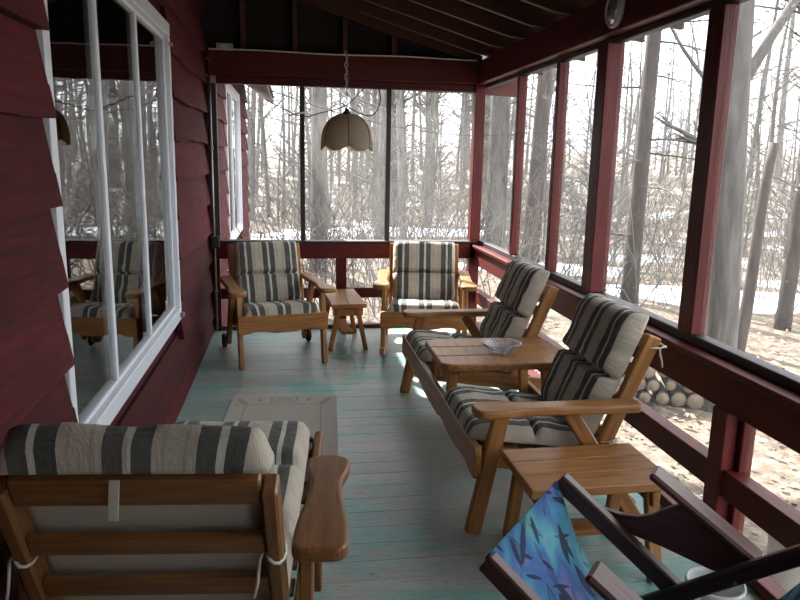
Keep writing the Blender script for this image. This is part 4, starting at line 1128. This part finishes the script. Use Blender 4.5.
cw = MB(); cw.tube([(-0.01 + 0.008 * math.sin(i * 1.3), 0.008 * math.cos(i * 1.3), 0.25 + i * (ztop - 0.25) / 24) for i in range(25)], 0.003, 5); cw.build('cord', M['whitetie'], lamp)
# loose dark wire looping beside the lamp
def curve(pts, n=6):
    P = [Vector(p) for p in pts]; P = [P[0]] + P + [P[-1]]; out = []
    for i in range(1, len(P) - 2):
        for q in range(n):
            t_ = q / n; a, b, c, d = P[i - 1], P[i], P[i + 1], P[i + 2]
            out.append(0.5 * ((2 * b) + (c - a) * t_ + (2 * a - 5 * b + 4 * c - d) * t_ ** 2 + (3 * b - a - 3 * c + d) * t_ ** 3))
    out.append(P[-2]); return out
wy = YF - 0.045
w_ = MB().tube(curve([(-0.20, wy, 1.955), (-0.05, wy, 1.885), (0.10, wy, 1.83), (0.24, wy, 1.86), (0.46, wy, 1.93), (0.62, wy, 2.08), (0.71, wy, 2.10), (0.75, wy, 1.99), (0.70, wy, 1.87), (0.60, wy, 1.86), (0.42, wy, 1.95)]), 0.005, 6).build('loose_wire', M['black'])
tag(w_, 'loose dark wire looping beside the hanging lamp', 'wire')
MB().tube([(-0.015, wy + 0.0, 1.835), (0.12, wy, 1.865)], 0.007, 6).build('wire_tape', M['whitetie'], w_)
# conduit pipe in the left far corner and the wire along the header
o = MB().tube([(-0.645, YF - 0.042, 0.02), (-0.645, YF - 0.042, 2.325)], 0.010, 10).build('conduit_pipe', M['steel']); tag(o, 'thin grey conduit pipe in the left far corner', 'pipe')
for zz in (0.35, 1.55, 2.25): MB().box(-0.662, -0.628, YF - 0.056, YF - 0.036, zz, zz + 0.02, 0.002).build('pipe_clip', M['steel'], o)
pts = [(-0.645, YF - 0.036, 2.338)] + [(-0.6 + 2.17 * q / 10, YF - 0.036, 2.336 + 0.004 * math.sin(q * 1.1)) for q in range(11)]
o = MB().tube(curve(pts, 3), 0.006, 6).build('header_wire', M['whitetie']); tag(o, 'pale wire running along the far header beam', 'wire')
o = MB().box(-0.585, -0.455, YF - 0.015, YF + 0.06, HT + 0.001, HT + 0.058, 0.003).build('small_box', M['greenbox']); tag(o, 'small pale green box on top of far header', 'box')
MB().box(-0.545, -0.495, YF - 0.0165, YF - 0.0152, HT + 0.015, HT + 0.045, 0).build('paper_label', M['whitetie'], o)
# dark outlet box at the sill by the conduit
o = MB().box(-0.672, -0.60, YF - 0.10, YF - 0.056, 0.735, 0.835, 0.006).build('outlet_box', M['black']); tag(o, 'small black outlet box at the sill by the conduit', 'outlet box')
MB().box(-0.66, -0.615, YF - 0.103, YF - 0.1005, 0.755, 0.815, 0.001).build('cover_plate', M['dkframe'], o)
# round glass dial on the right header
dial = thing('round_dial', 'round glass dial hung on the right header beam', 'dial', (XR - 0.031, 3.46, 2.245)); dial.scale = (1.3, 1.3, 1.3)
Rm = Matrix.Rotation(-PI / 2, 4, 'Y')
q = MB().lathe([(0.0, 0.0), (0.068, 0.0), (0.070, 0.012), (0.062, 0.020), (0.058, 0.014), (0.0, 0.013)], (0, 0, 0), 28); q.v = [tuple(Rm @ Vector(p)) for p in q.v]; q.build('case', M['bucket'], dial)
q = MB().lathe([(0.0, 0.024), (0.03, 0.022), (0.056, 0.016), (0.056, 0.0145), (0.0, 0.0145)], (0, 0, 0), 24); q.v = [tuple(Rm @ Vector(p)) for p in q.v]; q.build('lens', M['glass'], dial)
# bucket with a yellow sponge
bk = thing('bucket', 'white plastic bucket behind the sling chair', 'bucket', (1.33, 1.84, 0))
MB().lathe([(0.0, 0.0), (0.068, 0.0), (0.072, 0.006), (0.084, 0.175), (0.090, 0.178), (0.090, 0.192), (0.083, 0.194), (0.080, 0.176), (0.067, 0.012), (0.0, 0.010)], (0, 0, 0), 32).build('pail', M['bucket'], bk)
pts = [(0.089 * math.cos(a), 0.089 * math.sin(a), 0.182 - 0.05 * math.sin(a * 1.0)) for a in [PI * i / 12 for i in range(13)]]
MB().tube(pts, 0.0025, 6).build('handle', M['steel'], bk)
o = MB().lbox(Matrix.Translation((1.325, 1.835, 0.030)) @ Matrix.Rotation(0.5, 4, 'Z'), 0.085, 0.055, 0.035, 0.008, 2).build('sponge', M['yellow']); tag(o, 'yellow sponge inside the white bucket', 'sponge')
